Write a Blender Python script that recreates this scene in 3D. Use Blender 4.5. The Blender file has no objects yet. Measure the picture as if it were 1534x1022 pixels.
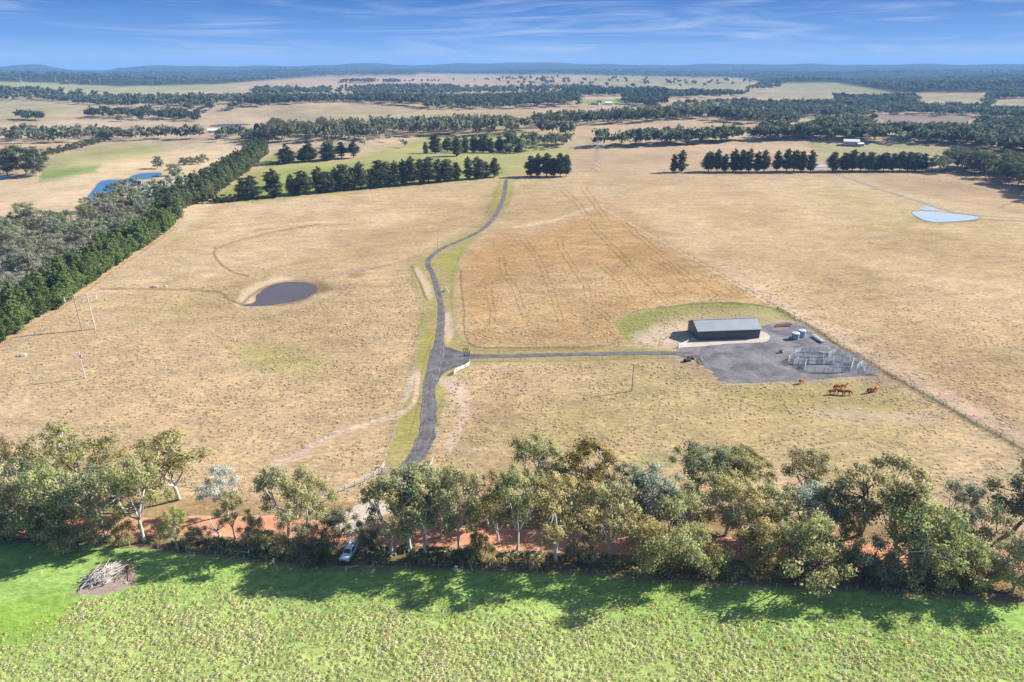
import bpy, bmesh, math, random
import numpy as np
from mathutils import Vector, Matrix

C = bpy.context.scene
COL = C.collection
R = math.radians
rng = np.random.default_rng(7)
random.seed(7)

# ------------------------------------------------------------------ camera
HC = 85.0                       # drone height above the near paddock
PITCH = R(22.0)
FPX = 1023.0                    # focal length in photo pixels (photo is 1534 wide)
cam = bpy.data.cameras.new('camera'); cam_o = bpy.data.objects.new('camera', cam); COL.objects.link(cam_o)
cam.sensor_width = 36.0; cam.lens = 36.0 * FPX / 1534.0
cam.clip_start = 1.0; cam.clip_end = 60000.0
cam_o.location = (0, 0, HC); cam_o.rotation_euler = (R(90) - PITCH, 0, 0)
C.camera = cam_o

# ------------------------------------------------------------------ sun, sky, exposure
SUN_EL = R(33.0)
SUN_AZ = math.atan2(0.95, 0.31)           # clockwise from +Y
sd = Vector((math.sin(SUN_AZ) * math.cos(SUN_EL), math.cos(SUN_AZ) * math.cos(SUN_EL), math.sin(SUN_EL)))
sun = bpy.data.lights.new('sun', 'SUN'); sun.energy = 4.9; sun.angle = R(0.5); sun.color = (1.0, 0.94, 0.84)
sun_o = bpy.data.objects.new('sun', sun); COL.objects.link(sun_o)
sun_o.rotation_euler = sd.to_track_quat('Z', 'Y').to_euler(); sun_o.location = (200, 100, 400)

W = bpy.data.worlds.new('World'); C.world = W; W.use_nodes = True
nt = W.node_tree; nt.nodes.clear()
def wn(t, **k):
    n = nt.nodes.new(t)
    for a, v in k.items(): setattr(n, a, v)
    return n
sky = wn('ShaderNodeTexSky', sky_type='NISHITA'); sky.sun_disc = False
sky.sun_elevation = SUN_EL; sky.sun_rotation = SUN_AZ
sky.air_density = 1.0; sky.dust_density = 0.15; sky.ozone_density = 4.0
tc = wn('ShaderNodeTexCoord'); sep = wn('ShaderNodeSeparateXYZ'); nt.links.new(tc.outputs['Generated'], sep.inputs[0])
grad = wn('ShaderNodeValToRGB'); cr = grad.color_ramp          # clear polarised-looking blue by elevation
while len(cr.elements) < 5: cr.elements.new(0.5)
for e, (p, c) in zip(cr.elements, [(0.0, (2.2, 3.6, 5.8)), (0.03, (1.0, 2.3, 5.0)), (0.10, (0.12, 0.80, 3.1)), (0.35, (0.9, 1.7, 3.6)), (1.0, (1.15, 1.8, 3.1))]):
    e.position = p; e.color = (c[0] / 10, c[1] / 10, c[2] / 10, 1)
nt.links.new(sep.outputs['Z'], grad.inputs[0])
gsc = wn('ShaderNodeVectorMath', operation='SCALE'); gsc.inputs['Scale'].default_value = 10.0
nt.links.new(grad.outputs[0], gsc.inputs[0])
mixs = wn('ShaderNodeMix', data_type='RGBA'); mixs.inputs[0].default_value = 0.965
nt.links.new(sky.outputs[0], mixs.inputs[6]); nt.links.new(gsc.outputs[0], mixs.inputs[7])
# thin cirrus streaks
mp = wn('ShaderNodeMapping'); mp.inputs['Rotation'].default_value = (0, R(-2.2), 0); mp.inputs['Scale'].default_value = (4.2, 4.2, 58)
nt.links.new(tc.outputs['Generated'], mp.inputs[0])
n1 = wn('ShaderNodeTexNoise'); n1.inputs['Scale'].default_value = 1.0; n1.inputs['Detail'].default_value = 7; n1.inputs['Roughness'].default_value = 0.62; n1.inputs['Distortion'].default_value = 1.3
nt.links.new(mp.outputs[0], n1.inputs['Vector'])
mp2 = wn('ShaderNodeMapping'); mp2.inputs['Location'].default_value = (3.1, 1.7, 0.4); mp2.inputs['Scale'].default_value = (2.0, 2.0, 22); mp2.inputs['Rotation'].default_value = (0, R(-2.0), 0)
nt.links.new(tc.outputs['Generated'], mp2.inputs[0])
n2 = wn('ShaderNodeTexNoise'); n2.inputs['Scale'].default_value = 1.0; n2.inputs['Detail'].default_value = 3
nt.links.new(mp2.outputs[0], n2.inputs['Vector'])
r1 = wn('ShaderNodeMapRange'); r1.inputs[1].default_value = 0.46; r1.inputs[2].default_value = 0.74; nt.links.new(n1.outputs[0], r1.inputs[0])
r2 = wn('ShaderNodeMapRange'); r2.inputs[1].default_value = 0.40; r2.inputs[2].default_value = 0.58; nt.links.new(n2.outputs[0], r2.inputs[0])
mm = wn('ShaderNodeMath', operation='MULTIPLY'); nt.links.new(r1.outputs[0], mm.inputs[0]); nt.links.new(r2.outputs[0], mm.inputs[1])
m3 = wn('ShaderNodeMath', operation='MULTIPLY'); nt.links.new(mm.outputs[0], m3.inputs[0]); m3.inputs[1].default_value = 0.5
mixc = wn('ShaderNodeMix', data_type='RGBA'); nt.links.new(m3.outputs[0], mixc.inputs[0]); nt.links.new(mixs.outputs[2], mixc.inputs[6]); mixc.inputs[7].default_value = (4.0, 4.8, 6.2, 1)
bg = wn('ShaderNodeBackground'); bg.inputs[1].default_value = 0.076
nt.links.new(mixc.outputs[2], bg.inputs[0])
wo = wn('ShaderNodeOutputWorld'); nt.links.new(bg.outputs[0], wo.inputs[0])

C.view_settings.view_transform = 'Standard'; C.view_settings.look = 'None'
C.view_settings.exposure = 1.12; C.view_settings.gamma = 1.0
C.render.engine = 'CYCLES'
C.cycles.max_bounces = 5; C.cycles.diffuse_bounces = 2; C.cycles.glossy_bounces = 2; C.cycles.transparent_max_bounces = 4; C.cycles.volume_bounces = 0

# ------------------------------------------------------------------ terrain
def sstep(a, b, x):
    t = np.clip((np.asarray(x, float) - a) / (b - a), 0, 1); return t * t * (3 - 2 * t)
_wv = [(rng.uniform(0, 2 * np.pi), rng.uniform(0, 2 * np.pi)) for _ in range(10)]
def waves(x, y, wl, i0, n):
    s = 0
    for i in range(i0, i0 + n):
        a, p = _wv[i]; k = 2 * np.pi / (wl * (0.75 + 0.17 * (i - i0)))
        s = s + np.sin((x * np.cos(a) + y * np.sin(a)) * k + p)
    return s / n ** 0.5
RIDGE = np.array([(-500, 97), (0, 98.5), (60, 97.2), (110, 103), (150, 104), (175, 99.5), (250, 98.2), (420, 98.6), (500, 97.2), (565, 95.3), (620, 98), (700, 95.8), (830, 94.6), (900, 97), (960, 97.6), (1100, 96.6), (1300, 97.2), (1534, 96.8), (2200, 97)])
HILLS = [(-320, 1400, 420, 170, 11), (240, 1000, 240, 80, 7), (360, 840, 260, 60, 5), (-2500, 3300, 1300, 420, 34), (700, 3400, 900, 380, 26), (1900, 2500, 700, 260, 22), (-900, 1150, 260, 110, 7), (-1400, 2100, 500, 220, 14), (2900, 3600, 900, 300, 26), (-430, 640, 150, 80, 4), (60, 690, 260, 60, 4)]
def terrain(x, y):
    x = np.asarray(x, float); y = np.asarray(y, float)
    d = np.hypot(x, y)
    h = sstep(330, 800, d) * 2.2 * waves(x, y, 330, 0, 4) + sstep(700, 1900, d) * 6.5 * waves(x, y, 900, 4, 4)
    h = h + sstep(2500, 5500, d) * 7 * waves(x, y, 1700, 2, 5)
    az = np.arctan2(x, np.maximum(y, 1.0))
    px = 767 + FPX * np.tan(np.clip(az, -1.2, 1.2)) / math.cos(PITCH)
    top = HC + (97.7 - np.interp(px, RIDGE[:, 0], RIDGE[:, 1])) / FPX * 10500 * 1.25 + 5 * np.sin(az * 53) + 4 * np.sin(az * 97 + 2)
    ridge = top * np.exp(-((d - 10500) / 1500) ** 2)
    m = np.exp(-((d - 6600) / 900) ** 2) * (30 + 9 * np.sin(az * 17) + 6 * np.sin(az * 41 + 1))
    knob = 34 * np.exp(-((x - 3230) / 420) ** 2 - ((y - 4450) / 700) ** 2)
    for hx, hy, sx, sy, hh in HILLS: h = h + 1.3 * hh * np.exp(-((x - hx) / sx) ** 2 - ((y - hy) / sy) ** 2)
    return h * (1 - sstep(8000, 9500, d)) + ridge + m + knob
def th(x, y): return float(terrain(x, y))

FWD = np.array((0, math.cos(PITCH), -math.sin(PITCH))); UP = np.array((0, math.sin(PITCH), math.cos(PITCH)))
_ts = np.geomspace(60, 16000, 900)
def at(px, py):
    """ground point seen at a photo pixel (first hit of the view ray with the terrain)"""
    r = FWD + np.array((1, 0, 0)) * (px - 767) / FPX - UP * (py - 511) / FPX
    z = HC + _ts * r[2]; g = terrain(_ts * r[0], _ts * r[1])
    i = np.argmax(z < g)
    if not (z < g).any(): i = len(_ts) - 1
    lo, hi = _ts[max(i - 1, 0)], _ts[i]
    for _ in range(22):
        m = 0.5 * (lo + hi)
        if HC + m * r[2] < th(m * r[0], m * r[1]): hi = m
        else: lo = m
    return Vector((hi * r[0], hi * r[1], th(hi * r[0], hi * r[1])))
def project(x, y, z):
    zz = z - HC
    dep = y * FWD[1] + zz * FWD[2]
    dep = np.where(np.abs(dep) < 1e-6, 1e-6, dep)
    return 767 + FPX * x / dep, 511 - FPX * (y * UP[1] + zz * UP[2]) / dep, dep
def height_for(p, topy):
    """height of an upright thing standing at p whose top shows at photo row topy"""
    lo, hi = 0.0, 80.0
    for _ in range(40):
        m = 0.5 * (lo + hi)
        _, v, _ = project(p.x, p.y, p.z + m)
        if v > topy: lo = m
        else: hi = m
    return lo
def ppm(p): return FPX / float(project(p.x, p.y, p.z)[2])      # photo pixels per metre at p

_perm = rng.random((256, 256))
def vnoise(x, y):
    xi = np.floor(x).astype(int); yi = np.floor(y).astype(int); fx = x - xi; fy = y - yi
    fx = fx * fx * (3 - 2 * fx); fy = fy * fy * (3 - 2 * fy)
    a = _perm[xi & 255, yi & 255]; b = _perm[(xi + 1) & 255, yi & 255]; c = _perm[xi & 255, (yi + 1) & 255]; d = _perm[(xi + 1) & 255, (yi + 1) & 255]
    return (a + (b - a) * fx) * (1 - fy) + (c + (d - c) * fx) * fy
def fbm(x, y, o=4):
    s = 0; a = 0.5
    for i in range(o): s = s + a * vnoise(x * 2 ** i + 17 * i, y * 2 ** i + 31 * i); a *= 0.5
    return s / (1 - 0.5 ** o)
def seg_dist(px, py, pts):
    d = np.full(np.shape(px), 1e9)
    for (x0, y0), (x1, y1) in zip(pts[:-1], pts[1:]):
        dx, dy = x1 - x0, y1 - y0; L = dx * dx + dy * dy + 1e-12
        t = np.clip(((px - x0) * dx + (py - y0) * dy) / L, 0, 1)
        d = np.minimum(d, np.hypot(px - x0 - t * dx, py - y0 - t * dy))
    return d
def inside(px, py, poly):
    c = np.zeros(np.shape(px), bool); n = len(poly)
    for i in range(n):
        x0, y0 = poly[i]; x1, y1 = poly[(i + 1) % n]
        if y0 == y1: continue
        c ^= ((y0 > py) != (y1 > py)) & (px < (x1 - x0) * (py - y0) / (y1 - y0) + x0)
    return c
def smooth(pts, n=8, closed=False):
    """Catmull-Rom through 2-D or 3-D points"""
    P = [np.array(p, float) for p in pts]; out = []; m = len(P)
    for i in range(m if closed else m - 1):
        p0, p1, p2, p3 = (P[(i + k) % m] if closed else P[min(max(i + k, 0), m - 1)] for k in (-1, 0, 1, 2))
        for j in range(n):
            t = j / n
            out.append(0.5 * (2 * p1 + (p2 - p0) * t + (2 * p0 - 5 * p1 + 4 * p2 - p3) * t * t + (3 * p1 - p0 - 3 * p2 + p3) * t ** 3))
    if not closed: out.append(P[-1])
    return out
def resample(pts, step):
    P = np.array([tuple(p) for p in pts], float); s = np.concatenate([[0], np.cumsum(np.linalg.norm(np.diff(P, axis=0), axis=1))])
    n = max(1, int(round(s[-1] / step))); q = np.linspace(0, s[-1], n + 1)
    return np.stack([np.interp(q, s, P[:, k]) for k in range(P.shape[1])], 1)

# ------------------------------------------------------------------ object helpers
def tag(o, label=None, cat=None, group=None, kind=None):
    if label: o['label'] = label
    if cat: o['category'] = cat
    if group: o['group'] = group
    if kind: o['kind'] = kind
    return o
def thing(name, label, cat, loc=(0, 0, 0), rz=0.0, group=None):
    o = bpy.data.objects.new(name, None); COL.objects.link(o); o.empty_display_size = 0.3
    o.location = loc; o.rotation_euler = (0, 0, rz)
    return tag(o, label, cat, group)
def link(name, me, parent=None, loc=None):
    o = bpy.data.objects.new(name, me); COL.objects.link(o)
    if parent: o.parent = parent
    if loc is not None: o.location = loc
    return o
def dup(root, loc, rz=0.0, label=None, group=None, scale=None, color=None):
    r = root.copy(); COL.objects.link(r); r.location = loc; r.rotation_euler = (0, 0, rz)
    if label: r['label'] = label
    if group: r['group'] = group
    if scale is not None: r.scale = scale
    if color: r.color = color
    for ch in root.children:
        c = ch.copy(); COL.objects.link(c); c.parent = r
        if color: c.color = color
        for g in ch.children:
            d = g.copy(); COL.objects.link(d); d.parent = c
            if color: d.color = color
    return r
def mesh_np(name, V, F, mats, smooth_=False, attr=None, nrm=None, mi=None):
    """mesh from numpy arrays; F is (n,4) or (n,3)"""
    V = np.asarray(V, np.float32); F = np.asarray(F, np.int32); k = F.shape[1]
    me = bpy.data.meshes.new(name); me.vertices.add(len(V)); me.vertices.foreach_set('co', V.ravel())
    me.loops.add(F.size); me.loops.foreach_set('vertex_index', F.ravel())
    me.polygons.add(len(F)); me.polygons.foreach_set('loop_start', np.arange(0, F.size, k, dtype=np.int32))
    if mi is not None: me.polygons.foreach_set('material_index', np.asarray(mi, np.int32))
    for m in (mats if isinstance(mats, (list, tuple)) else [mats]): me.materials.append(m)
    me.update(calc_edges=True)
    if smooth_ or nrm is not None: me.polygons.foreach_set('use_smooth', np.ones(len(F), bool))
    if attr is not None:
        for an, av in attr.items():
            a = me.color_attributes.new(an, 'FLOAT_COLOR', 'POINT')
            av = np.asarray(av, np.float32)
            if av.shape[1] == 3: av = np.concatenate([av, np.ones((len(av), 1), np.float32)], 1)
            a.data.foreach_set('color', av.ravel())
    me.update()
    if nrm is not None: me.normals_split_custom_set_from_vertices(np.asarray(nrm, np.float32))
    return me
class MB:
    """collects boxes, tubes and sheets into one mesh"""
    def __init__(s): s.v = []; s.f = []; s.m = []; s.mi = 0
    def add(s, v, f):
        b = len(s.v); s.v += [tuple(p) for p in v]; s.f += [tuple(i + b for i in q) for q in f]; s.m += [s.mi] * len(f); return s
    def box(s, c, size, rz=0, taper=(1, 1)):
        hx, hy, hz = size[0] / 2, size[1] / 2, size[2] / 2; ca, sa = math.cos(rz), math.sin(rz); v = []
        for z, t in ((-hz, (1, 1)), (hz, taper)):
            for x, y in ((-hx, -hy), (hx, -hy), (hx, hy), (-hx, hy)):
                x *= t[0]; y *= t[1]; v.append((c[0] + x * ca - y * sa, c[1] + x * sa + y * ca, c[2] + z))
        return s.add(v, [(0, 3, 2, 1), (4, 5, 6, 7), (0, 1, 5, 4), (1, 2, 6, 5), (2, 3, 7, 6), (3, 0, 4, 7)])
    def tube(s, pts, rads, n=6, cap=True):
        P = [Vector(p) for p in pts]
        if not hasattr(rads, '__len__'): rads = [rads] * len(P)
        b = len(s.v); up = None
        for i, p in enumerate(P):
            t = (P[min(i + 1, len(P) - 1)] - P[max(i - 1, 0)]).normalized()
            a = t.cross(Vector((0, 0, 1)) if abs(t.z) < 0.95 else Vector((1, 0, 0))).normalized() if up is None else (up - t * up.dot(t)).normalized()
            up = a; c = t.cross(a)
            for k in range(n):
                w = 2 * math.pi * k / n; s.v.append(tuple(p + (a * math.cos(w) + c * math.sin(w)) * rads[i]))
        for i in range(len(P) - 1):
            for k in range(n):
                k2 = (k + 1) % n; s.f.append((b + i * n + k, b + i * n + k2, b + (i + 1) * n + k2, b + (i + 1) * n + k)); s.m.append(s.mi)
        if cap:
            s.f.append(tuple(b + k for k in range(n))[::-1]); s.f.append(tuple(b + (len(P) - 1) * n + k for k in range(n))); s.m += [s.mi] * 2
        return s
    def mesh(s, name, mats, smooth_=False, bevel=0):
        me = bpy.data.meshes.new(name); me.from_pydata(s.v, [], s.f)
        for m in (mats if isinstance(mats, (list, tuple)) else [mats]): me.materials.append(m)
        me.polygons.foreach_set('material_index', s.m)
        if bevel:
            bm = bmesh.new(); bm.from_mesh(me); bmesh.ops.remove_doubles(bm, verts=bm.verts, dist=1e-5)
            es = [e for e in bm.edges if len(e.link_faces) == 2 and e.calc_face_angle(0) > 0.5]
            bmesh.ops.bevel(bm, geom=es, offset=bevel, segments=2, affect='EDGES', profile=0.5, clamp_overlap=True)
            bm.to_mesh(me); bm.free()
        if smooth_: me.polygons.foreach_set('use_smooth', np.ones(len(me.polygons), bool))
        me.update(); return me
    def build(s, name, mats, parent=None, loc=None, **k): return link(name, s.mesh(name, mats, **k), parent, loc)

# ------------------------------------------------------------------ materials
def new_mat(name):
    m = bpy.data.materials.new(name); m.use_nodes = True; t = m.node_tree; t.nodes.clear()
    o = t.nodes.new('ShaderNodeOutputMaterial'); return m, t, o
def N(t, ty, ins=None, **k):
    n = t.nodes.new(ty)
    for a, v in k.items(): setattr(n, a, v)
    for i, v in (ins or {}).items():
        if hasattr(v, 'is_linked') or isinstance(v, bpy.types.NodeSocket): t.links.new(v, n.inputs[i])
        else: n.inputs[i].default_value = v
    return n
def noise(t, vec, scale, detail=3, rough=0.55, dist=0.0):
    return N(t, 'ShaderNodeTexNoise', {'Vector': vec, 'Scale': scale, 'Detail': detail, 'Roughness': rough, 'Distortion': dist}).outputs[0]
def rmap(t, v, a, b, c, d): return N(t, 'ShaderNodeMapRange', {0: v, 1: a, 2: b, 3: c, 4: d}).outputs[0]
def mul(t, a, b): return N(t, 'ShaderNodeMath', {0: a, 1: b}, operation='MULTIPLY').outputs[0]
def scale_col(t, col, f): return N(t, 'ShaderNodeVectorMath', {0: col, 'Scale': f}, operation='SCALE').outputs[0]
def mixc_(t, f, a, b):
    n = t.nodes.new('ShaderNodeMix'); n.data_type = 'RGBA'
    for i, v in ((0, f), (6, a), (7, b)):
        if isinstance(v, bpy.types.NodeSocket): t.links.new(v, n.inputs[i])
        else: n.inputs[i].default_value = v if i == 0 else (*v[:3], 1)
    return n.outputs[2]
def plain(name, col, rough=0.6, metal=0.0, var=0.25, vs=3.0, spec=0.4):
    """painted / metal / timber surface with blotchy wear"""
    m, t, o = new_mat(name); g = N(t, 'ShaderNodeTexCoord').outputs['Object']
    f = rmap(t, noise(t, g, vs, 4), 0.3, 0.7, 1 - var, 1 + var)
    b = N(t, 'ShaderNodeBsdfPrincipled', {'Base Color': scale_col(t, (*col,), f) if False else scale_col(t, N(t, 'ShaderNodeCombineXYZ', {0: col[0], 1: col[1], 2: col[2]}).outputs[0], f), 'Roughness': rough, 'Metallic': metal, 'Specular IOR Level': spec})
    t.links.new(b.outputs[0], o.inputs[0]); return m

def ground_mat():
    m, t, o = new_mat('paddock_grass'); g = N(t, 'ShaderNodeTexCoord').outputs['Object']
    at_ = N(t, 'ShaderNodeAttribute', attribute_name='tint'); ak = N(t, 'ShaderNodeAttribute', attribute_name='kindmask')
    ks = N(t, 'ShaderNodeSeparateColor', {0: ak.outputs['Color']})          # R = tussock contrast, G = forest litter
    st = N(t, 'ShaderNodeMapping', {0: g, 'Scale': (0.55, 1.0, 1.0), 'Rotation': (0, 0, R(-25))}).outputs[0]
    fine = noise(t, st, 0.95, 5, 0.68, 0.5); mid = noise(t, st, 0.16, 4, 0.6, 0.3); big = noise(t, g, 0.02, 4, 0.6)
    vbig = noise(t, g, 0.0035, 4, 0.6)
    f1 = rmap(t, fine, 0.34, 0.66, 0.64, 1.36); f2 = rmap(t, mid, 0.3, 0.7, 0.78, 1.22); f3 = rmap(t, big, 0.3, 0.7, 0.88, 1.13)
    f1w = N(t, 'ShaderNodeMix', {0: ks.outputs[0], 2: 1.0, 3: f1}).outputs[0]
    f2w = N(t, 'ShaderNodeMix', {0: ks.outputs[0], 2: 1.0, 3: f2}).outputs[0]
    f = mul(t, mul(t, f1w, f2w), f3)
    c = scale_col(t, at_.outputs['Color'], f)
    # warm / green drift of the pasture over tens of metres
    dr = rmap(t, mid, 0.35, 0.7, 0, 0.30); c = mixc_(t, dr, c, N(t, 'ShaderNodeVectorMath', {0: c, 1: (1.10, 0.92, 0.72)}, operation='MULTIPLY').outputs[0])
    dg = rmap(t, vbig, 0.45, 0.7, 0, 0.5); c = mixc_(t, dg, c, N(t, 'ShaderNodeVectorMath', {0: c, 1: (0.93, 1.0, 0.92)}, operation='MULTIPLY').outputs[0])
    bmp = N(t, 'ShaderNodeBump', {'Strength': 0.7, 'Distance': 0.4, 'Height': fine})
    b = N(t, 'ShaderNodeBsdfDiffuse', {'Color': c, 'Normal': bmp.outputs[0], 'Roughness': 0.0}); t.links.new(b.outputs[0], o.inputs[0]); return m
def gravel_mat(name, col, col2, scale=0.5, spec=0.25, wear=None):
    m, t, o = new_mat(name); g = N(t, 'ShaderNodeTexCoord').outputs['Object']
    a = noise(t, g, scale, 5, 0.65, 0.4); b_ = noise(t, g, scale * 9, 3, 0.6); c = mixc_(t, rmap(t, a, 0.38, 0.66, 0, 1), col, col2)
    c = scale_col(t, c, rmap(t, b_, 0.3, 0.7, 0.8, 1.2))
    if wear:      # dusty edges and paler wheel tracks across the width
        ac = N(t, 'ShaderNodeSeparateColor', {0: N(t, 'ShaderNodeAttribute', attribute_name='across').outputs['Color']}).outputs[0]
        wob = N(t, 'ShaderNodeMath', {0: ac, 1: rmap(t, noise(t, g, 0.5, 4), 0.3, 0.7, -.22, .22)}, operation='ADD').outputs[0]
        c = mixc_(t, rmap(t, wob, .78, 1.05, 0, .85), c, wear)
        tr_ = N(t, 'ShaderNodeMath', {0: N(t, 'ShaderNodeMath', {0: wob, 1: .45}, operation='SUBTRACT').outputs[0]}, operation='ABSOLUTE').outputs[0]
        c = mixc_(t, rmap(t, tr_, .0, .2, .30, 0), c, wear)
    bmp = N(t, 'ShaderNodeBump', {'Strength': 0.4, 'Distance': 0.1, 'Height': b_})
    b = N(t, 'ShaderNodeBsdfPrincipled', {'Base Color': c, 'Roughness': 0.85, 'Normal': bmp.outputs[0], 'Specular IOR Level': spec}); t.links.new(b.outputs[0], o.inputs[0]); return m
def water_mat(name, col, rough=0.08, spec=0.5):
    m, t, o = new_mat(name); g = N(t, 'ShaderNodeTexCoord').outputs['Object']
    bmp = N(t, 'ShaderNodeBump', {'Strength': 0.10, 'Distance': 0.05, 'Height': noise(t, g, 1.2, 3)})
    c = scale_col(t, N(t, 'ShaderNodeCombineXYZ', {0: col[0], 1: col[1], 2: col[2]}).outputs[0], rmap(t, noise(t, g, 0.08, 3), 0.3, 0.7, 0.9, 1.1))
    b = N(t, 'ShaderNodeBsdfPrincipled', {'Base Color': c, 'Roughness': rough, 'Normal': bmp.outputs[0], 'Specular IOR Level': spec, 'IOR': 1.33}); t.links.new(b.outputs[0], o.inputs[0]); return m
def leaf_mat(name, src='object', lo=0.66, hi=1.40, trans=0.46):
    m, t, o = new_mat(name)
    rnd = N(t, 'ShaderNodeNewGeometry').outputs['Random Per Island']
    base = N(t, 'ShaderNodeObjectInfo').outputs['Color'] if src == 'object' else N(t, 'ShaderNodeAttribute', attribute_name='tint').outputs['Color']
    g = N(t, 'ShaderNodeTexCoord').outputs['Object']
    c = scale_col(t, base, rmap(t, rnd, 0, 1, lo, hi))
    r2 = N(t, 'ShaderNodeMath', {0: rnd, 1: 7.31}, operation='MULTIPLY').outputs[0]; r3 = N(t, 'ShaderNodeMath', {0: r2}, operation='FRACT').outputs[0]
    c = mixc_(t, rmap(t, r3, 0.5, 1, 0, 0.55), c, N(t, 'ShaderNodeVectorMath', {0: c, 1: (1.3, 1.08, 0.8)}, operation='MULTIPLY').outputs[0])
    d = N(t, 'ShaderNodeBsdfDiffuse', {0: c}); tr = N(t, 'ShaderNodeBsdfTranslucent', {0: c})
    mx = N(t, 'ShaderNodeMixShader', {0: trans, 1: d.outputs[0], 2: tr.outputs[0]}); t.links.new(mx.outputs[0], o.inputs[0]); return m

M = {}
M['ground'] = ground_mat()
M['asphalt'] = gravel_mat('bitumen', (0.072, 0.068, 0.076), (0.155, 0.145, 0.145), 0.28, wear=(.235, .205, .175))
M['yard'] = gravel_mat('crushed_bluestone', (0.085, 0.08, 0.092), (0.20, 0.185, 0.19), 0.13)
M['red'] = gravel_mat('red_dirt', (0.46, 0.195, 0.105), (0.57, 0.30, 0.18), 0.25, wear=(.56, .33, .21))
M['pale_gravel'] = gravel_mat('pale_gravel', (0.40, 0.33, 0.27), (0.50, 0.43, 0.36), 0.3)
M['track'] = gravel_mat('worn_track', (0.20, 0.165, 0.145), (0.30, 0.25, 0.21), 0.2, wear=(.30, .25, .17))
M['pond'] = water_mat('muddy_pond', (0.095, 0.078, 0.075), 0.25, 0.3)
M['dam'] = water_mat('clear_dam', (0.06, 0.17, 0.32), 0.12, 0.5)
M['dam_pale'] = water_mat('silvery_dam', (0.40, 0.48, 0.55), 0.25, 0.5)
M['leaf'] = leaf_mat('gum_leaves', lo=.75, hi=1.5, trans=.48); M['needle'] = leaf_mat('pine_needles', lo=0.6, hi=1.45, trans=0.34); M['woods'] = leaf_mat('woods_leaves', 'attr', trans=0.35)
M['straw'] = leaf_mat('straw_blades', 'attr', 0.72, 1.25, 0.15)
M['bark'] = plain('gum_bark', (0.50, 0.45, 0.40), 0.9, 0, 0.35, 6)
M['bark_dark'] = plain('pine_bark', (0.10, 0.075, 0.06), 0.9, 0, 0.3, 6)
M['bark_white'] = plain('bleached_timber', (0.46, 0.42, 0.38), 0.9, 0, 0.35, 4)
M['white'] = plain('white_paint', (0.78, 0.78, 0.76), 0.5, 0, 0.08, 2)
M['galv'] = plain('galvanised_steel', (0.40, 0.43, 0.47), 0.45, 0.35, 0.15, 2)
M['post'] = plain('grey_post_timber', (0.42, 0.40, 0.37), 0.9, 0, 0.25, 2)
M['pole'] = plain('weathered_pole_timber', (0.30, 0.28, 0.25), 0.9, 0, 0.3, 1)
M['pole_light'] = plain('pale_pole', (0.52, 0.52, 0.48), 0.8, 0, 0.15, 1)
M['black'] = plain('black_rubber', (0.02, 0.02, 0.022), 0.8, 0, 0.2, 3)
M['glass'] = plain('dark_glass', (0.02, 0.03, 0.04), 0.08, 0, 0.1, 2, 0.6)
M['lamp'] = plain('headlamp_lens', (0.65, 0.7, 0.75), 0.1, 0, 0.05, 2, 0.6)
M['tank'] = plain('blue_grey_tank', (0.30, 0.38, 0.44), 0.55, 0, 0.1, 0.5)
M['tank_top'] = plain('pale_tank_lid', (0.62, 0.67, 0.7), 0.5, 0, 0.08, 0.5)
M['rust'] = plain('rusty_steel', (0.17, 0.06, 0.04), 0.85, 0.1, 0.3, 1.5)
M['cow'] = leaf_mat('red_hide', 'object', 0.98, 1.02, 0.0)
M['cream'] = plain('cream_wall', (0.55, 0.5, 0.42), 0.8, 0, 0.1, 0.5)
M['green_roof'] = plain('green_roof', (0.14, 0.27, 0.27), 0.5, 0, 0.1, 0.5)
M['red_brick'] = plain('red_brick', (0.30, 0.13, 0.09), 0.85, 0, 0.2, 2)
def ribbed(name, col, rough, axis, pitch=0.25, metal=0.0):
    m, t, o = new_mat(name); g = N(t, 'ShaderNodeTexCoord').outputs['Object']
    w = N(t, 'ShaderNodeTexWave', {'Vector': g, 'Scale': 1.0 / pitch * 0.31, 'Distortion': 0.0}, bands_direction=axis).outputs[1]
    f = rmap(t, noise(t, g, 0.25, 4), 0.3, 0.7, 0.9, 1.1)
    bmp = N(t, 'ShaderNodeBump', {'Strength': 0.5, 'Distance': 0.03, 'Height': w})
    b = N(t, 'ShaderNodeBsdfPrincipled', {'Base Color': scale_col(t, N(t, 'ShaderNodeCombineXYZ', {0: col[0], 1: col[1], 2: col[2]}).outputs[0], f), 'Roughness': rough, 'Metallic': metal, 'Normal': bmp.outputs[0]})
    t.links.new(b.outputs[0], o.inputs[0]); return m
M['roof'] = ribbed('corrugated_roof', (0.27, 0.29, 0.315), 0.45, 'X')
M['wallsteel'] = ribbed('dark_cladding', (0.075, 0.085, 0.105), 0.5, 'X')

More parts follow.
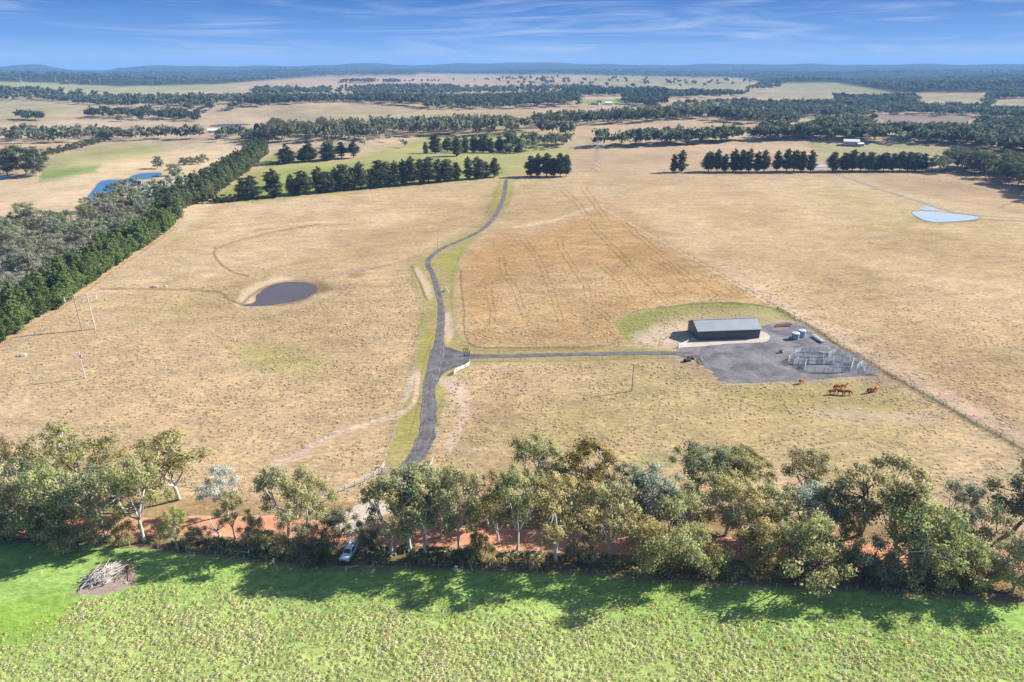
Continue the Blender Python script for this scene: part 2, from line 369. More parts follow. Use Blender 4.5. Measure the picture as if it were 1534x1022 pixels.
# ------------------------------------------------------------------ ground sheet
DRY = (0.47, 0.365, 0.225); PALE = (0.57, 0.465, 0.32); PINK = (0.47, 0.36, 0.255); CROP = (0.44, 0.285, 0.13); OLIVE = (0.33, 0.305, 0.125)
GREEN = (0.24, 0.31, 0.09); LUSH = (0.245, 0.365, 0.10); SOIL = (0.62, 0.50, 0.41); BROWN = (0.24, 0.17, 0.11); DARK = (0.13, 0.105, 0.085); FOREST = (0.05, 0.065, 0.035)
FLUSH = [(-900, 803), (0, 806), (120, 812), (200, 818), (330, 832), (480, 850), (560, 846), (640, 850), (760, 855), (900, 860), (1000, 866), (1100, 876), (1200, 882), (1330, 886), (1450, 892), (1534, 900), (2500, 950), (2500, 1500), (-900, 1500)]
ZONES = [  # (polygon in photo pixels, albedo, edge softness px, strength, tussock contrast)
    ([(-900, 262), (0, 262), (120, 240), (330, 214), (400, 222), (300, 330), (150, 420), (0, 520), (-900, 900)], PALE, 6, 1, .5),
    ([(60, 243), (150, 222), (240, 215), (250, 228), (140, 246), (70, 262)], GREEN, 7, .55, .4),
    ([(60, 255), (150, 247), (145, 258), (60, 272)], (0.17, .30, .08), 3, .8, .4),
    ([(310, 298), (420, 236), (520, 240), (640, 205), (790, 200), (860, 225), (850, 250), (760, 262), (560, 280), (380, 302)], (0.36, .36, .16), 4, 1, .4),
    ([(310, 300), (380, 262), (450, 250), (560, 246), (640, 240), (760, 250), (760, 264), (560, 282), (380, 303)], (0.27, .32, .10), 5, .8, .4),
    ([(390, 243), (420, 226), (440, 236), (400, 252)], GREEN, 3, .8, .4),
    ([(850, 222), (1240, 206), (1300, 232), (1534, 245), (1534, 265), (1000, 262), (870, 262)], PINK, 6, .8, .4),
    ([(1210, 210), (1330, 213), (1480, 228), (1500, 240), (1380, 240), (1230, 240)], (0.36, .35, .2), 4, .9, .4),
    ([(1500, 285), (1534, 285), (1700, 330), (1534, 326), (1300, 275), (1260, 262)], PINK, 4, .7, .4),
    ([(1240, 270), (1400, 305), (1534, 330), (1534, 360), (1350, 345), (1200, 290)], OLIVE, 25, .35, .6),
    ([(0, 95), (2500, 90), (2500, 104), (-900, 104), (-900, 90)], FOREST, 2, 1, .2),
    ([(-900, 98), (500, 98), (640, 104), (620, 113), (440, 117), (330, 126), (180, 130), (60, 124), (-900, 116)], FOREST, 1.5, 1, .3),
    ([(600, 98), (2500, 98), (2500, 118), (1100, 117), (900, 113), (620, 110)], FOREST, 1.5, 1, .3),
    ([(1100, 116), (1300, 113), (2500, 110), (2500, 141), (1330, 139), (1250, 126), (1150, 125)], FOREST, 1.5, 1, .3),
    ([(760, 112), (860, 113), (1100, 117), (1150, 126), (1060, 136), (900, 134), (760, 125)], (0.33, .33, .2), 3, .9, .3),
    ([(-900, 122), (0, 122), (180, 131), (330, 127), (360, 133), (200, 140), (60, 134), (-900, 130)], (0.33, .37, .17), 2, .9, .3),
    ([(500, 112), (900, 114), (860, 125), (600, 131), (380, 130), (440, 118)], PINK, 2.5, .8, .3),
    ([(640, 145), (740, 140), (740, 150), (660, 152)], GREEN, 3, .5, .3),
    ([(1000, 150), (1130, 145), (1130, 166), (1000, 166)], OLIVE, 4, .5, .3),
    ([(1306, 172), (1462, 177), (1440, 187), (1330, 186)], (0.30, .24, .22), 1.5, 1, .3),
    ([(820, 192), (1150, 180), (1170, 190), (1000, 200), (850, 206)], PINK, 3, .8, .3),
    ([(870, 150), (935, 148), (930, 157), (880, 158)], GREEN, 2, .8, .3),
    ([(-100, 150), (60, 152), (130, 158), (90, 170), (0, 182), (-100, 180)], (0.34, .35, .2), 4, .7, .3), ([(380, 170), (490, 158), (640, 170), (760, 172), (700, 186), (560, 180), (420, 188)], (0.37, .35, .23), 5, .5, .3),
    ([(1102, 146), (1160, 135), (1250, 139), (1245, 148), (1160, 147)], (0.36, .33, .22), 2, .95, .3), ([(1165, 133), (1180, 124), (1250, 124), (1332, 137), (1320, 142), (1230, 138)], (0.33, .34, .2), 2, .95, .3),
    ([(1375, 142), (1475, 143), (1470, 152), (1380, 151)], (0.36, .34, .2), 2, .95, .3), ([(1480, 156), (1534, 148), (1600, 148), (1600, 158)], (0.36, .34, .2), 2, .95, .3),
    # near left paddock patches
    ([(345, 522), (400, 512), (470, 528), (498, 545), (470, 562), (410, 560), (365, 542)], (0.36, .345, .14), 12, .75, .8),
    ([(190, 470), (290, 440), (330, 450), (260, 478), (200, 482)], OLIVE, 12, .4, .7),
    ([(320, 440), (400, 415), (470, 412), (520, 430), (480, 455), (400, 470), (340, 468)], (0.36, .30, .19), 12, .5, .7),
    ([(352, 462), (360, 440), (386, 422), (420, 414), (440, 418), (400, 428), (382, 446), (378, 458)], (.66, .54, .38), 3, .95, .25), ([(380, 462), (440, 458), (480, 442), (490, 428), (500, 440), (470, 458), (420, 468)], PALE, 5, .6, .3),
    ([(468, 425), (486, 422), (496, 432), (470, 440)], BROWN, 3, .8, .4), ([(524, 410), (545, 408), (547, 415), (528, 416)], BROWN, 3, .75, .4),
    ([(520, 575), (560, 585), (600, 560), (560, 600), (530, 600)], BROWN, 12, .25, .7),
    # crop field
    ([(690, 440), (696, 395), (718, 362), (850, 322), (900, 308), (945, 322), (1000, 365), (1080, 412), (1165, 462), (1120, 457), (1060, 455), (985, 462), (927, 480), (925, 505), (880, 518), (722, 522), (704, 512), (697, 480)], CROP, 14, .76, .9),
    ([(740, 430), (800, 395), (900, 400), (960, 440), (860, 450), (760, 470)], PALE, 18, .35, 1),
    ([(760, 345), (850, 318), (880, 322), (800, 350), (770, 360)], PINK, 8, .7, .9),
    ([(700, 470), (820, 440), (930, 480), (880, 515), (720, 520)], DRY, 18, .3, 1),
    # driveway verges
    ([(572, 702), (612, 580), (628, 500), (635, 470), (612, 392), (650, 372), (720, 335), (745, 272), (772, 272), (762, 305), (722, 350), (692, 385), (684, 420), (688, 500), (712, 524), (1000, 518), (1000, 540), (712, 545), (682, 560), (652, 650), (640, 705)], OLIVE, 3, .8, .6),
    ([(640, 398), (690, 372), (715, 350), (690, 386), (683, 430), (672, 400), (660, 390)], (0.32, .340, .07), 3, .6, .6),
    ([(630, 470), (640, 480), (652, 510), (640, 550), (628, 560)], (0.34, .340, .08), 4, .5, .6), ([(596, 620), (628, 590), (625, 640), (600, 680)], (0.34, .340, .09), 4, .5, .6),
    ([(655, 575), (668, 570), (660, 640), (652, 640)], (0.34, .340, .09), 3, .5, .5),
    ([(735, 300), (752, 272), (757, 275), (747, 312)], (0.35, .343, .08), 2, .6, .4), ([(762, 275), (770, 272), (762, 300), (752, 312)], (0.35, .343, .08), 2, .6, .4),
    ([(630, 400), (640, 412), (652, 445), (645, 450), (632, 425), (624, 405)], SOIL, 2, .7, .3), ([(664, 470), (678, 465), (682, 500), (668, 515), (665, 490)], SOIL, 3, .8, .3),
    ([(668, 575), (690, 570), (704, 600), (706, 625), (690, 660), (676, 680), (664, 676), (685, 640), (690, 615)], SOIL, 4, .85, .3), ([(650, 565), (678, 558), (682, 585), (665, 580)], SOIL, 3, .8, .3),
    ([(614, 565), (628, 552), (622, 585), (600, 615), (606, 585)], SOIL, 3, .75, .3),
    ([(700, 640), (790, 610), (860, 600), (930, 640), (900, 690), (770, 700), (690, 690)], OLIVE, 30, .45, .8),
    ([(930, 545), (1060, 545), (1200, 590), (1330, 590), (1420, 660), (1400, 700), (1100, 700), (900, 670), (800, 620)], (0.42, .36, .18), 30, .6, .9),
    ([(1060, 575), (1310, 562), (1400, 620), (1180, 630)], OLIVE, 10, .6, .5), ([(1180, 615), (1280, 612), (1400, 620), (1390, 632), (1250, 630)], SOIL, 8, .6, .4),
    ([(1280, 560), (1330, 562), (1345, 580), (1300, 580)], (0.32, .25, .22), 6, .7, .5),
    ([(700, 600), (760, 605), (785, 625), (730, 635)], BROWN, 10, .35, .7),
    ([(990, 535), (1045, 540), (1075, 570), (1050, 570), (1020, 552)], (0.33, .25, .19), 6, .7, .5),
    # shed mound
    ([(925, 482), (985, 462), (1060, 455), (1125, 457), (1172, 466), (1200, 492), (1140, 490), (1030, 500), (1015, 522), (935, 512)], (0.27, .30, .10), 4, .9, .5),
    ([(985, 476), (1060, 464), (1150, 468), (1180, 484), (1060, 486), (1000, 498)], PINK, 6, .6, .4),
    ([(945, 505), (985, 488), (1030, 484), (1035, 515), (1000, 521), (950, 515)], SOIL, 6, .9, .4),
    # right of the boundary fence
    ([(1166, 462), (1230, 496), (1310, 545), (1410, 602), (1560, 680), (1600, 690), (1560, 655), (1420, 585), (1310, 520), (1200, 462), (1100, 410), (1095, 420)], SOIL, 5, .5, .5),
    ([(1190, 440), (1330, 440), (1534, 540), (1534, 640), (1400, 570), (1250, 480)], (0.37, .265, .15), 50, .6, 1),
    ([(1000, 683), (1060, 680), (1110, 690), (1060, 700)], SOIL, 6, .6, .4), ([(940, 680), (1020, 676), (1020, 694), (950, 695)], GREEN, 8, .4, .6), ([(1120, 720), (1160, 700), (1180, 730), (1130, 745)], PALE, 6, .8, .5),
    # road reserve under the trees
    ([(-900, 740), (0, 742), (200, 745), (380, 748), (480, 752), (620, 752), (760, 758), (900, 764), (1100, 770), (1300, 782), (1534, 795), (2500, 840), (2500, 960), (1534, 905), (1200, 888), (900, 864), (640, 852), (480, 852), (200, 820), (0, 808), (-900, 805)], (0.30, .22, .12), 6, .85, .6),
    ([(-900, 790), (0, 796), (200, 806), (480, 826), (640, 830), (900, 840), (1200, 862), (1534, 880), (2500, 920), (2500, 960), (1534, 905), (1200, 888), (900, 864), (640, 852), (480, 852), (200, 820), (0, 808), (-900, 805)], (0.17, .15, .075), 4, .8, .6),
    (FLUSH, LUSH, 3, 1, .75),
    ([(-900, 1010), (60, 990), (130, 930), (220, 905), (420, 905), (560, 905), (640, 930), (860, 930), (1000, 960), (1200, 990), (1534, 1010), (1534, 1300), (-900, 1300)], (0.36, .40, .15), 40, .6, .9),
    ([(-100, 930), (0, 905), (90, 880), (110, 900), (60, 960), (-100, 1000)], (0.20, .32, .05), 12, .8, .6),
    ([(110, 890), (135, 855), (175, 840), (200, 850), (195, 878), (150, 892)], (0.30, .23, .20), 4, 1, .4),
]
LINES = [  # (polyline, half width px, albedo, strength)
    ([(150, 432), (235, 433), (320, 437), (345, 450), (366, 457)], 1.6, BROWN, .75), ([(322, 372), (321, 383), (332, 396), (352, 408), (372, 414)], 1.6, DARK, .6),
    ([(480, 336), (400, 350), (345, 364), (324, 374)], 1.2, BROWN, .6), ([(560, 333), (480, 338), (430, 340), (380, 346)], .9, BROWN, .5), ([(620, 378), (500, 385), (420, 400), (395, 408)], 1.0, BROWN, .3),
    ([(250, 347), (330, 345), (400, 340), (520, 330)], 2.2, PALE, .6),
    ([(486, 416), (540, 405), (612, 390)], 2.2, (0.40, .25, .18), .7), ([(612, 388), (640, 378)], 3, (0.42, .27, .18), .6),
    ([(408, 697), (440, 685), (475, 664), (505, 648)], 4.2, (0.50, .41, .34), .95), ([(505, 648), (560, 632), (610, 615), (624, 590), (628, 560)], 3.4, SOIL, .85),
    ([(895, 308), (1000, 366), (1080, 412), (1165, 464)], 1.4, SOIL, .6), ([(1165, 463), (1230, 500), (1310, 549), (1400, 600), (1534, 674)], 2.2, (0.10, .11, .05), .85),
    ([(690, 405), (694, 450), (698, 505), (708, 518), (740, 522), (880, 520), (925, 514)], 1.3, (0.2, .14, .06), .7), ([(983, 462), (1060, 455), (1120, 456), (1165, 463)], 1.2, (0.12, .16, .05), .8),
    ([(770, 340), (820, 332), (880, 314), (905, 306)], 2.0, PALE, .8), ([(1380, 330), (1350, 336), (1320, 340), (1300, 345)], 5, OLIVE, .4),
    ([(1300, 362), (1320, 366), (1345, 364)], 1.5, BROWN, .5), ([(1465, 328), (1534, 332)], 1.2, BROWN, .6), ([(1500, 310), (1534, 296)], 1.2, BROWN, .6),
    ([(648, 505), (632, 560), (628, 600), (614, 650)], 1.0, (0.16, .15, .07), .4), ([(618, 400), (628, 420), (640, 450)], 1.5, (0.14, .10, .08), .7),
    ([(690, 690), (720, 672), (790, 690), (830, 705)], 1.4, SOIL, .5), ([(676, 655), (690, 670), (720, 675)], 2.5, SOIL, .6),
    ([(-400, 770), (0, 806), (200, 818), (330, 834), (480, 852), (640, 851), (760, 856), (900, 862), (1100, 878), (1330, 888), (1534, 902), (2000, 925)], 3.0, (0.25, .17, .12), .8),
    ([(0, 520), (60, 481), (105, 455), (169, 407), (254, 348), (276, 318)], 1.3, (0.45, .24, .12), .8),
    ([(131, 299), (140, 285), (152, 272), (176, 270), (200, 269.5), (203, 276), (185, 284), (160, 292), (131, 299)], 1.6, (0.22, .19, .13), .8), ([(195, 266), (208, 261), (238, 259.5), (241, 262), (225, 267), (205, 270), (195, 266)], 1.1, (0.2, .19, .12), .7),
    ([(1366, 318), (1386, 317), (1430, 320.5), (1466, 325.5), (1455, 330), (1412, 333), (1390, 331.5), (1374, 325.5), (1366, 318)], 1.8, (0.26, .21, .13), .8), ([(1350, 318), (1366, 326), (1385, 334), (1412, 336)], 2.2, (0.30, .27, .14), .6),
    ([(361, 457.5), (380, 441), (408, 427), (440, 421.5), (468, 425), (476, 432), (470, 441), (452, 449), (420, 456), (390, 457.5), (361, 457.5)], 2.0, (0.28, .205, .15), .85),
    ([(1018, 521), (1032, 513), (1060, 508), (1130, 492), (1160, 485), (1192, 484), (1216, 499), (1260, 525), (1300, 549), (1312, 560), (1265, 565), (1210, 570), (1150, 572), (1088, 573), (1072, 562), (1058, 548), (1046, 538), (1020, 533)], 4, (.34, .30, .27), .8), ([(0, 145), (200, 160)], .8, BROWN, .2), ([(480, 152), (640, 162), (760, 164), (900, 160)], 1.0, (0.4, .22, .15), .35),
    ([(1145, 570), (1090, 572), (1062, 545)], 2.0, SOIL, .3)]
TRAM = [[(748, 386), (752, 410), (770, 440), (782, 478)], [(778, 357), (800, 385), (820, 425), (836, 482)], [(832, 360), (850, 395), (874, 430), (878, 448)], [(875, 330), (915, 372), (955, 412), (1000, 456)],
        [(893, 392), (920, 418), (938, 442), (944, 448)], [(930, 335), (980, 375), (1030, 415), (1080, 445)], [(974, 388), (1010, 410), (1024, 428)], [(885, 460), (910, 480), (925, 502)], [(728, 430), (732, 455), (734, 486)], [(870, 280), (890, 310), (905, 330)], [(1085, 430), (1098, 440)], [(840, 285), (860, 305), (872, 322)]]
for l in TRAM:
    LINES.append((l, .55, (0.16, .11, .05), .7)); LINES.append(([(x + 8.0, y - .8) for x, y in l], .55, (0.16, .11, .05), .62))

def build_ground():
    vy = np.concatenate([np.array([2400, 1900, 1600, 1400, 1250, 1150, 1090]), np.arange(1050, 300, -1.5), np.arange(300, 160, -1.0), np.arange(160, 112, -0.5), np.arange(112, 104.3, -0.3)])
    dr = HC / np.tan(PITCH + np.arctan((vy - 511) / FPX)); dr = np.concatenate([dr[dr > 0], np.arange(13200, 16001, 350)])
    az = np.concatenate([np.linspace(-75, -41, 50, endpoint=False), np.linspace(-41, 41, 1000), np.linspace(41, 75, 51)[1:]])
    A, D = np.meshgrid(np.radians(az), dr)
    X = D * np.sin(A); Y = D * np.cos(A); Z = terrain(X, Y)
    nr, nc = X.shape
    px, py, dep = project(X, Y, Z); px = px.ravel(); py = py.ravel(); x = X.ravel(); y = Y.ravel()
    amp = np.clip(ppm_np(dep.ravel()) * 3.0, 0.4, 9)
    wx = px + ((fbm(x / 14, y / 14) - .5) * 2 + (fbm(x / 3.5, y / 3.5) - .5) * .8) * amp; wy = py + ((fbm(x / 14 + 50, y / 14 + 9) - .5) + (fbm(x / 3.5 + 7, y / 3.5) - .5) * .5) * amp
    col = np.tile(np.array(DRY), (len(x), 1)); con = np.full(len(x), 0.85)
    n1_ = fbm(x / 70, y / 110); n2_ = fbm(x / 300 + 4, y / 300)
    far = sstep(420, 900, np.hypot(x, y))[:, None]
    col = col * (1 - far) + np.array((0.43, 0.355, 0.265)) * far
    mixn = (sstep(.42, .62, n1_) * .45)[:, None]; col = col * (1 - mixn) + np.array(PALE) * mixn
    mixn = (sstep(.5, .68, n2_) * .5)[:, None]; col = col * (1 - mixn) + np.array((0.40, .335, .185)) * mixn
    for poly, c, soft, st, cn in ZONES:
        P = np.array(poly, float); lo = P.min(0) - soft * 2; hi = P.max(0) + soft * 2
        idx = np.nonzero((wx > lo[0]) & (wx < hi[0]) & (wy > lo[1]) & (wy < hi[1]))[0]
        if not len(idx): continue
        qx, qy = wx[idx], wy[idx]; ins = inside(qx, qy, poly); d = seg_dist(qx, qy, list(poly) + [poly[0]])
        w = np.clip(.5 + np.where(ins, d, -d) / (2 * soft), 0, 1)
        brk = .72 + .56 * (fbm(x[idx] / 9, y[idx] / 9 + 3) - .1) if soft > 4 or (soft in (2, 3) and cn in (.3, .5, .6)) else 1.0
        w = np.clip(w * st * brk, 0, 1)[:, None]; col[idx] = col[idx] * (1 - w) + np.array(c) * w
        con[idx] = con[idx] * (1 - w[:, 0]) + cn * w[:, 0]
    for pts, hw, c, st in LINES:
        P = np.array(pts, float); lo = P.min(0) - hw * 3 - 2; hi = P.max(0) + hw * 3 + 2
        qx0 = px + (wx - px) * .35; qy0 = py + (wy - py) * .35
        idx = np.nonzero((qx0 > lo[0]) & (qx0 < hi[0]) & (qy0 > lo[1]) & (qy0 < hi[1]))[0]
        d = seg_dist(qx0[idx], qy0[idx], [tuple(p) for p in smooth(pts, 5)])
        w = st * np.clip(1.5 - d / hw, 0, 1) * np.clip(.55 + .9 * fbm(x[idx] / 6, y[idx] / 6), 0, 1); w = w[:, None]; col[idx] = col[idx] * (1 - w) + np.array(c) * w
    dry = ~inside(px, py, FLUSH)
    fl = (px > -2000) & dry
    pat = sstep(.46, .68, fbm(x / 38 + 9, y / 60 + 2)) * .30 + sstep(.5, .7, fbm(x / 160 + 1, y / 130)) * .22
    col[fl] = col[fl] * (1 - pat[fl, None]) + col[fl] * np.array((.70, .68, .62)) * pat[fl, None]
    col[fl] *= np.array((.80, .765, .735))
    i = np.arange(nr * nc).reshape(nr, nc)
    F = np.stack([i[:-1, :-1], i[:-1, 1:], i[1:, 1:], i[1:, :-1]], -1).reshape(-1, 4)[:, ::-1]
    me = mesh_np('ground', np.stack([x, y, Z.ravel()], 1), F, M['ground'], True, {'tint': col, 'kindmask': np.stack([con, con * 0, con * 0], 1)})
    if me.polygons[0].normal.z < 0: me.flip_normals()
    return tag(link('ground', me), kind='structure')
def ppm_np(dep): return FPX / np.maximum(dep, 1)
build_ground()

# ------------------------------------------------------------------ roads, yard, water
def strip(name, pix, widths, mat, lift=0.05, step=2.0, jit=0.12):
    P = [at(*p) for p in pix]; sm = smooth([(p.x, p.y, w) for p, w in zip(P, widths)], 10); S = resample(sm, step)
    T = np.gradient(S[:, :2], axis=0); T /= np.linalg.norm(T, axis=1)[:, None] + 1e-9; Nn = np.stack([-T[:, 1], T[:, 0]], 1)
    V = []; k = 9; AC = []
    for i in range(len(S)):
        wl = S[i, 2] / 2 * (1 + jit * (fbm(np.array(i * .35), np.array(3.0)) - .5) * 2); wr = S[i, 2] / 2 * (1 + jit * (fbm(np.array(i * .35), np.array(43.0)) - .5) * 2)
        for j in range(k):
            f = j / (k - 1); o = -wl + (wl + wr) * f; q = S[i, :2] + Nn[i] * o
            V.append((q[0], q[1], th(q[0], q[1]) + lift + 0.03 * (1 - (2 * f - 1) ** 2))); AC.append((abs(2 * f - 1),) * 3)
    F = [(i * k + j, i * k + j + 1, (i + 1) * k + j + 1, (i + 1) * k + j) for i in range(len(S) - 1) for j in range(k - 1)]
    me = mesh_np(name, V, F, mat, True, {'across': np.array(AC)})
    if me.polygons[0].normal.z < 0: me.flip_normals()
    return tag(link(name, me), kind='structure')
def sheet(name, pix, mat, lift=0.04, jit=0.4, closed_smooth=3):
    P = [at(*p) for p in pix]; pts = smooth([(p.x, p.y) for p in P], closed_smooth * 3, True); pts = [tuple(p) for p in pts]
    bm = bmesh.new(); vs = []
    for i, p in enumerate(pts):
        j = (fbm(np.array(i * .6), np.array(7.0)) - .5) * 2 * jit; vs.append(bm.verts.new((p[0] + j, p[1] + j * .7, 0)))
    f = bm.faces.new(vs)
    if f.calc_area() < 0: f.normal_flip()
    bmesh.ops.triangulate(bm, faces=[f])
    for v in bm.verts: v.co.z = th(v.co.x, v.co.y) + lift
    me = bpy.data.meshes.new(name); bm.normal_update()
    for fc in bm.faces:
        if fc.normal.z < 0: fc.normal_flip()
    bm.to_mesh(me); bm.free(); me.materials.append(mat)
    return tag(link(name, me), kind='structure')
strip('dirt_road', [(-420, 780), (-200, 788), (0, 792), (120, 793), (280, 787), (420, 791), (540, 799), (700, 806), (900, 815), (1100, 822), (1300, 829), (1534, 842), (1900, 862)], [6.5, 6.5, 6.5, 6.5, 6.8, 6.8, 7.2, 7, 6.5, 6.5, 6.8, 6.5, 6.5], M['red'], 0.045, 1.5, .35)
strip('entrance_apron', [(500, 792), (530, 776), (560, 764), (585, 745), (602, 718)], [9, 8, 7, 5, 4.2], M['pale_gravel'], 0.075, 1.0, .2)
strip('driveway', [(597, 722), (610, 702), (628, 679), (640, 650), (643, 613), (644, 580), (650, 550), (656, 525), (658, 512), (661.5, 478), (660, 452), (656, 436), (649, 412), (641, 396), (645, 386), (654, 378), (667, 370), (686, 362), (709, 352), (725, 342), (736, 331), (744, 320), (750, 308), (755, 295), (757, 281), (758.5, 269)],
      [4.4, 4.3, 4.3, 4.2, 4.0, 3.6, 4.4, 4.2, 3.0, 2.7, 2.4, 2.4, 2.3, 2.5, 2.7, 2.7, 2.7, 2.8, 2.9, 2.9, 3, 3, 3.2, 3.2, 3, 2.8], M['asphalt'], 0.10, 1.0, .22)
sheet('junction_road', [(640, 574), (644, 548), (650, 520), (654, 512), (665, 513), (667, 519), (676, 522), (690, 527), (706, 530), (706, 540), (696, 546), (676, 553), (661, 563), (655, 574)], M['asphalt'], 0.085, 0.1, 2)
strip('side_road', [(700, 533.5), (730, 534), (780, 533), (860, 531), (940, 529.5), (1000, 529), (1040, 531)], [3.6, 2.8, 2.5, 2.5, 2.5, 2.9, 4.5], M['asphalt'], 0.12, 1.5, .12)
sheet('gravel_yard', [(1018, 521), (1032, 513), (1060, 508), (1130, 492), (1160, 485), (1192, 484), (1216, 499), (1260, 525), (1300, 549), (1312, 560), (1265, 565), (1210, 570), (1150, 572), (1088, 573), (1072, 562), (1058, 548), (1046, 538), (1020, 533)], M['yard'], 0.06, 1.6, 4)
sheet('sandy_apron', [(1016, 520), (1026, 512), (1040, 505), (1090, 500), (1136, 497), (1150, 500), (1153, 508), (1142, 513), (1090, 515.5), (1050, 519.5)], M['pale_gravel'], 0.095, 0.6, 2)
sheet('pond', [(364, 458), (381, 453), (384, 444), (394, 434), (412, 426), (438, 422.5), (464, 424.5), (475, 430), (472, 439), (455, 448), (424, 454.5), (392, 458.5)], M['pond'], 0.05, 0.5, 2)
sheet('blue_dam', [(131, 299), (140, 285), (152, 272), (176, 270), (200, 269.5), (203, 276), (185, 284), (160, 292)], M['dam'], 0.15, .3, 2)
sheet('upper_blue_dam', [(195, 266), (208, 261), (238, 259.5), (241, 262), (225, 267), (205, 270)], M['dam'], 0.15, .3, 2)
sheet('edge_dam', [(-60, 266), (-10, 264), (16, 263.5), (15, 266), (-30, 268)], M['dam'], 0.15, .3, 2)
sheet('pale_dam', [(1366, 318), (1386, 317), (1430, 320.5), (1466, 325.5), (1455, 330), (1412, 333), (1390, 331.5), (1374, 325.5)], M['dam_pale'], 0.15, .3, 2)
sheet('small_pale_dam', [(1378, 314), (1392, 310), (1403, 313), (1396, 315.5)], M['dam_pale'], 0.15, .2, 2)
sheet('far_dam', [(314, 189), (335, 186), (368, 186), (372, 187.5), (330, 190)], M['pond'], 0.3, .3, 2)
sheet('cloth_dam', [(1217, 249.5), (1240, 247.5), (1240, 250), (1218, 251.5)], M['dam_pale'], 0.3, .1, 2)
strip('farm_track', [(1238, 257), (1262, 264), (1300, 277), (1350, 293), (1400, 309), (1440, 320), (1534, 328), (1700, 340)], [3, 3.5, 5, 5, 5, 4, 3, 3], M['track'], 0.10, 4, .3)

# ------------------------------------------------------------------ vegetation templates
def leaf_cloud(cent, rad, per, size, r, flat=.8, up=0.35, droop=0.0):
    """leaf cards on the shells of ellipsoidal clumps: V, F, normals"""
    V = []; Nn = []
    for c, rr, n in zip(cent, rad, per):
        n = int(n); d = r.normal(size=(n, 3)); d[:, 2] += up; d /= np.linalg.norm(d, axis=1)[:, None]
        q = (r.random(n) ** .45)[:, None]; p = c + d * q * np.array((rr, rr, rr * flat)) * (1 + .25 * r.normal(size=(n, 1)))
        a = r.normal(size=(n, 3)); a[:, 2] -= droop; nn = d * .9 + r.normal(size=(n, 3)) * .75; nn /= np.linalg.norm(nn, axis=1)[:, None]
        u = np.cross(nn, a); u /= np.linalg.norm(u, axis=1)[:, None] + 1e-9; w = np.cross(nn, u)
        s = size * (.55 + .9 * r.random((n, 1))); e = s * (.5 + .5 * r.random((n, 1)))
        qd = np.stack([p - u * s - w * e * .3, p + u * s * .2 - w * e, p + u * s + w * e * .3, p - u * s * .2 + w * e], 1)
        V.append(qd.reshape(-1, 3)); sm = d * .75 + nn * .35; sm /= np.linalg.norm(sm, axis=1)[:, None]; Nn.append(np.repeat(sm, 4, 0))
    V = np.concatenate(V); Nn = np.concatenate(Nn); F = np.arange(len(V)).reshape(-1, 4); return V, F, Nn
def trunk_mb(paths, rads, n=6):
    mb = MB()
    for p, rr in zip(paths, rads): mb.tube(p, rr, n)
    return mb
def bend(a, b, r, k=.06, n=5):
    a = np.array(a, float); b = np.array(b, float); L = np.linalg.norm(b - a); o = r.normal(size=3) * L * k
    return [tuple(a + (b - a) * t + o * math.sin(math.pi * t)) for t in np.linspace(0, 1, n)]
def gum(seed, nclump, per, rc, base, leaf, dens_up=.2, bark='bark', wide=.42, lean=.0, forks=4):
    """gum tree one unit tall: forked pale trunk and separate leaf masses at the branch ends"""
    r = np.random.default_rng(seed); cent = []; k = 0
    while len(cent) < nclump and k < 4000:
        k += 1; a = r.uniform(0, 2 * np.pi); q = r.random() ** .6; z = base + (1 - base - rc * .7) * r.random() ** .75
        tz = (z - base) / (1 - base); R_ = wide * (0.55 + .75 * math.sin(math.pi * min(1, tz * .85 + .18))) * .82
        c = np.array((math.cos(a) * q * R_ + lean * tz, math.sin(a) * q * R_, z))
        if all(np.linalg.norm(c - o) > rc * .85 for o in cent): cent.append(c)
    rad = rc * r.uniform(.7, 1.3, len(cent)); V, F, Nn = leaf_cloud(cent, rad, per * (rad / rc) ** 2, leaf, r, .72, dens_up, .3)
    fork = np.array((r.normal() * .03 + lean * .3, r.normal() * .03, base * r.uniform(.55, .8)))
    paths = [bend((0, 0, -.02), fork, r, .03)]; rads = [np.linspace(.026, .018, 5)]
    hubs = []
    for i in range(forks):
        a = 2 * np.pi * (i + r.uniform(-.3, .3)) / forks; h = fork + np.array((math.cos(a) * wide * .4 + lean * .3, math.sin(a) * wide * .4, (1 - fork[2]) * r.uniform(.32, .55)))
        hubs.append(h); paths.append(bend(fork, h, r, .07)); rads.append(np.linspace(.016, .009, 5))
    for c in cent:
        h = min(hubs, key=lambda q: np.linalg.norm(q - c)); paths.append(bend(h, c, r, .08, 4)); rads.append(np.linspace(.008, .003, 4))
    cm = mesh_np('gum_crown', V, F, M['leaf'], nrm=Nn); tm = trunk_mb(paths, rads, 5).mesh('gum_trunk', M[bark], True)
    return tm, cm
